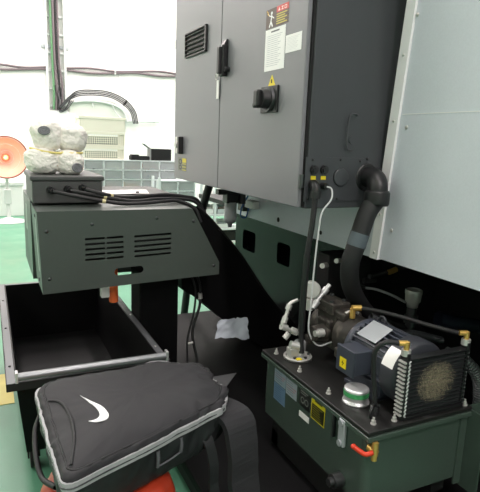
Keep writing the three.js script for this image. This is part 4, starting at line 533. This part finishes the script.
  // black strut seen between the conveyor and the cabinet
  solo('cable_duct', tube([[1.3, 0.0, -3.62], [1.31, 0.5, -3.5], [1.34, 0.85, -3.4], [1.375, 1.12, -3.3]], 0.028, 30, 12), mat.rubber, 'thick black cable rising behind the conveyor to the cabinet', 'cable', V(1.32, 0, -3.5));
}
// ------------------------------------------------------------------ back wall: ladder tray, cables, arch, board, pipe
{
  const zw = -10.15;
  const t = thing('cable_ladder', 'white upright cable ladder fixed to the wall', 'cable tray', V(1.17, 1.75, zw));
  for (const x of [1.02, 1.325]) part('rail', bx(x - 0.018, x + 0.018, 1.74, CEIL - 0.01, zw + 0.01, zw + 0.09, 0.003), mat.trayWhite, t);
  for (let y = 1.85; y < CEIL - 0.1; y += 0.3) part('rung', bx(1.02, 1.325, y - 0.02, y + 0.02, zw + 0.02, zw + 0.05), mat.trayWhite, t);
  part('wall_bracket', bx(0.94, 1.4, 2.82, 2.87, zw + 0.002, zw + 0.03), mat.silver, t);
  [[1.09, mat.cableGreen, 0.02], [1.13, mat.cablePurple, 0.022], [1.17, mat.rubber, 0.018], [1.205, mat.cablePurple, 0.015]].forEach(([x, m, r], k) => { const c = thing('riser_cable', ['green-grey cable at the edge of the wall ladder', 'thick dark grey cable in the wall ladder beside the green one', 'black cable in the middle of the wall ladder', 'thin dark grey cable on the open side of the wall ladder'][k], 'cable', V(x, 1.8, zw + 0.07)); part('sheath', tube([[x, CEIL - 0.02, zw + 0.075], [x + 0.01, 3.4, zw + 0.075], [x + 0.02, 2.6, zw + 0.075], [x + 0.03 + k * 0.01, 2.1, zw + 0.08], [x + 0.02, 1.78, zw + 0.085]], r, 40, 8), m, c); });
  for (const [x0, x1, label] of [[-3.5, 1.0, 'grey wall cable run ending at the ladder with clips'], [1.35, 6.5, 'grey wall cable run leading away from the ladder']]) for (const k of [0, 1]) {
    const c = thing('wall_cable', label + (k ? ', lower one of the pair' : ', upper one of the pair'), 'cable', V(x0, 2.45, zw + 0.03)); const pts = []; for (let i = 0; i <= 12; i++) { const x = x0 + (x1 - x0) * i / 12; pts.push([x, 2.5 + (x - 1.2) * 0.045 - k * 0.05 + 0.02 * Math.sin(i * 2.1 + k * 2) - (x > 1.35 ? 0.0 : 0.0), zw + 0.04]); } part('sheath', tube(pts, 0.02, 70, 8), mat.cablePurple, c); for (let i = 2; i < 12; i += 4) part('clip', bx(pts[i][0] - 0.015, pts[i][0] + 0.015, pts[i][1] - 0.03, pts[i][1] + 0.03, zw + 0.002, zw + 0.065, 0.004), mat.trayWhite, c); }
  const dw = thing('drop_wire', 'thin white wire dropping down the wall from the cable run', 'wire', V(2.27, 2.1, zw)); part('sheath', tube([[2.28, 2.56, zw + 0.02], [2.275, 2.3, zw + 0.02], [2.265, 2.1, zw + 0.03]], 0.008, 20, 8), M(0xd9d9d5, 0.6), dw);
  // arch of cables bent over a pale tray
  const arc = (r, dx) => { const p = [[1.25 + dx, 1.82, zw + 0.14], [1.36, 1.95 + r * 0.6, zw + 0.15], [1.5, 2.03 + r, zw + 0.16], [1.76, 2.07 + r, zw + 0.16], [2.1, 2.05 + r, zw + 0.16], [2.33 + r * 0.7, 1.94 + r * 0.8, zw + 0.16], [2.47 + r, 1.8 + r * 0.2, zw + 0.16], [2.52 + r, 1.6, zw + 0.16]]; return p; };
  const ar = thing('curved_cable_tray', 'pale curved cable tray bending over towards the floor', 'cable tray', V(1.9, 1.5, zw));
  const shp = new THREE.Shape(); shp.moveTo(1.36, 1.63); shp.lineTo(1.38, 1.92); shp.quadraticCurveTo(1.8, 2.02, 2.12, 1.98); shp.quadraticCurveTo(2.38, 1.9, 2.42, 1.63); shp.lineTo(1.36, 1.63);
  const ag = new THREE.ExtrudeGeometry(shp, { depth: 0.03, bevelEnabled: false }); ag.translate(0, 0, zw + 0.06); part('back_plate', ag, mat.board, ar, 'pale greenish plate');
  part('edge', tube([[1.3, 1.88, zw + 0.13], [1.45, 1.93, zw + 0.13], [1.8, 1.965, zw + 0.13], [2.12, 1.93, zw + 0.13], [2.33, 1.83, zw + 0.13], [2.41, 1.63, zw + 0.13]], 0.02, 50, 8), mat.trayWhite, ar);
  part('stay', [tube([[2.12, 1.93, zw + 0.13], [2.2, 1.78, zw + 0.14], [2.3, 1.68, zw + 0.15]], 0.01, 16, 6), cyl(V(1.78, 1.96, zw + 0.13), V(1.78, 1.86, zw + 0.13), 0.01)], mat.trayWhite, ar);
  [0, 0.028, 0.056, 0.084].forEach((r, k) => { const c = thing('bent_cable', ['innermost', 'second', 'third', 'outermost'][k] + ' dark cable in the arch over the curved tray', 'cable', V(1.9, 1.6, zw + 0.16), 'cables bent over the curved tray'); part('sheath', tube(arc(r, k * -0.02), 0.011, 60, 8), k % 2 ? mat.rubber : M(0x4c4f50, 0.6), c); part('tie', [cyl(V(2.33 + r * 0.7 - 0.005, 1.94 + r * 0.8 + 0.012, zw + 0.16), V(2.35 + r * 0.7, 1.92 + r * 0.8, zw + 0.16), 0.015)], mat.black, c); });
  [0, 1, 2].forEach(k => { const c = thing('slack_cable', ['black', 'dark grey', 'thin black'][k] + ' slack cable looping from the ladder foot to the arch', 'cable', V(1.2, 1.75, zw + 0.1)); part('sheath', tube([[1.14 + k * 0.04, 2.2, zw + 0.09], [1.18 + k * 0.03, 1.95, zw + 0.11], [1.2, 1.78 - k * 0.02, zw + 0.13], [1.28 + k * 0.02, 1.79, zw + 0.14], [1.38 + k * 0.03, 1.95, zw + 0.16]], 0.01 - k * 0.002, 30, 8), k === 1 ? M(0x5a5c5e, 0.6) : mat.rubber, c); });
  const bd = thing('junction_cover', 'off-white wall box with a small slot below the cable ladder', 'wall box', V(1.15, 1.42, zw)); part('case', bx(0.83, 1.47, 1.42, 1.7, zw + 0.002, zw + 0.14, 0.012), M(0xdcdedc, 0.6), bd); part('slot', bx(1.17, 1.31, 1.655, 1.672, zw + 0.139, zw + 0.142), mat.white, bd); part('foot', bx(0.98, 1.36, 1.7, 1.76, zw + 0.002, zw + 0.12, 0.006), mat.trayWhite, bd);
  const pp = thing('wall_pipe', 'thin white horizontal pipe along the wall', 'pipe', V(2.2, 1.6, zw)); part('pipe', cyl(V(1.3, 1.6, zw + 0.06), V(3.05, 1.66, zw + 0.06), 0.016, 0.016, 12), M(0xd6dad8, 0.5), pp); for (const x of [1.6, 2.95]) part('hook', bx(x - 0.012, x + 0.012, 1.6 + (x - 1.3) * 0.034, 1.66 + (x - 1.3) * 0.034, zw + 0.002, zw + 0.08), M(0xd6dad8, 0.5), pp);
  const ob = thing('storage_box', 'plain white box standing at the wall below the heater', 'box', V(0.28, 0, -9.6)); part('body', bx(0.05, 0.5, 0.0, 0.5, -9.9, -9.3, 0.01), M(0xe3e5e2, 0.6), ob); part('lid', bx(0.03, 0.52, 0.5, 0.56, -9.92, -9.28, 0.01), M(0xd6d9d6, 0.6), ob);
}
// ------------------------------------------------------------------ radiant dish heater
{
  const P = V(0.245, 0.985, -8.6), dir = V(0.05, 0.06, 1).normalize();
  const t = thing('dish_heater', 'radiant dish heater on a stand with an orange glowing dish', 'heater', V(0.25, 0, -8.65));
  part('dish', lathe([[0.0, -0.1], [0.08, -0.095], [0.17, -0.065], [0.24, -0.02], [0.29, 0.03], [0.3, 0.05], [0.306, 0.05], [0.295, 0.025], [0.245, -0.03], [0.17, -0.08], [0.08, -0.11], [0, -0.115]], P, dir, 48), M(0xeab8a4, 0.5, 0.1), t, 'copper-orange reflector dish');
  part('rim', (() => { const g = new THREE.TorusGeometry(0.304, 0.009, 10, 56); g.applyQuaternion(new THREE.Quaternion().setFromUnitVectors(V(0, 0, 1), dir)); const c = P.clone().addScaledVector(dir, 0.05); g.translate(c.x, c.y, c.z); return g; })(), M(0x8c4a34, 0.4, 0.5), t);
  const e = P.clone().addScaledVector(dir, -0.02);
  part('element', [cyl(P.clone().addScaledVector(dir, -0.1), e, 0.03, 0.026, 20)], new THREE.MeshStandardMaterial({ color: 0xffb090, emissive: 0xff8a60, emissiveIntensity: 1.0 }), t, 'glowing orange element');
  part('element_cap', [new THREE.TorusGeometry(0.045, 0.014, 10, 26).applyQuaternion(new THREE.Quaternion().setFromUnitVectors(V(0, 0, 1), dir)).translate(e.x, e.y, e.z)], M(0xb4533a, 0.5), t);
  const gu = []; for (let k = 0; k < 3; k++) { const g = new THREE.TorusGeometry(0.1 + k * 0.095, 0.002, 6, 40); g.applyQuaternion(new THREE.Quaternion().setFromUnitVectors(V(0, 0, 1), dir)); const c = P.clone().addScaledVector(dir, 0.075 - k * 0.008); g.translate(c.x, c.y, c.z); gu.push(g); }
  part('guard_wire', gu, mat.steel, t);
  part('rear_housing', lathe([[0, -0.25], [0.08, -0.25], [0.1, -0.22], [0.1, -0.115], [0, -0.115]], P, dir, 30), M(0xd8d8d4, 0.5), t);
  part('stem', [cyl(V(0.25, 0.06, -8.7), V(0.25, 0.95, -8.74), 0.028, 0.022, 16), bx(0.2, 0.3, 0.28, 0.5, -8.76, -8.64, 0.01)], M(0xd0d2cf, 0.45), t);
  part('base', lathe([[0, 0.07], [0.05, 0.065], [0.1, 0.04], [0.24, 0.018], [0.25, 0.008], [0.25, 0], [0, 0]], V(0.25, 0, -8.7), V(0, 1, 0), 40), M(0xd5d8d4, 0.5), t, 'round pale base');
  const l = new THREE.PointLight(0xff9a78, 0.12); l.name = 'heater_glow'; const q = P.clone().addScaledVector(dir, 0.03).sub(V(0.25, 0, -8.65)); l.position.copy(q); l.castShadow = true; t.add(l);
}
scene.traverse(o => { if (o.isMesh) { o.castShadow = true; o.receiveShadow = true; } });
renderer.render(scene, camera);
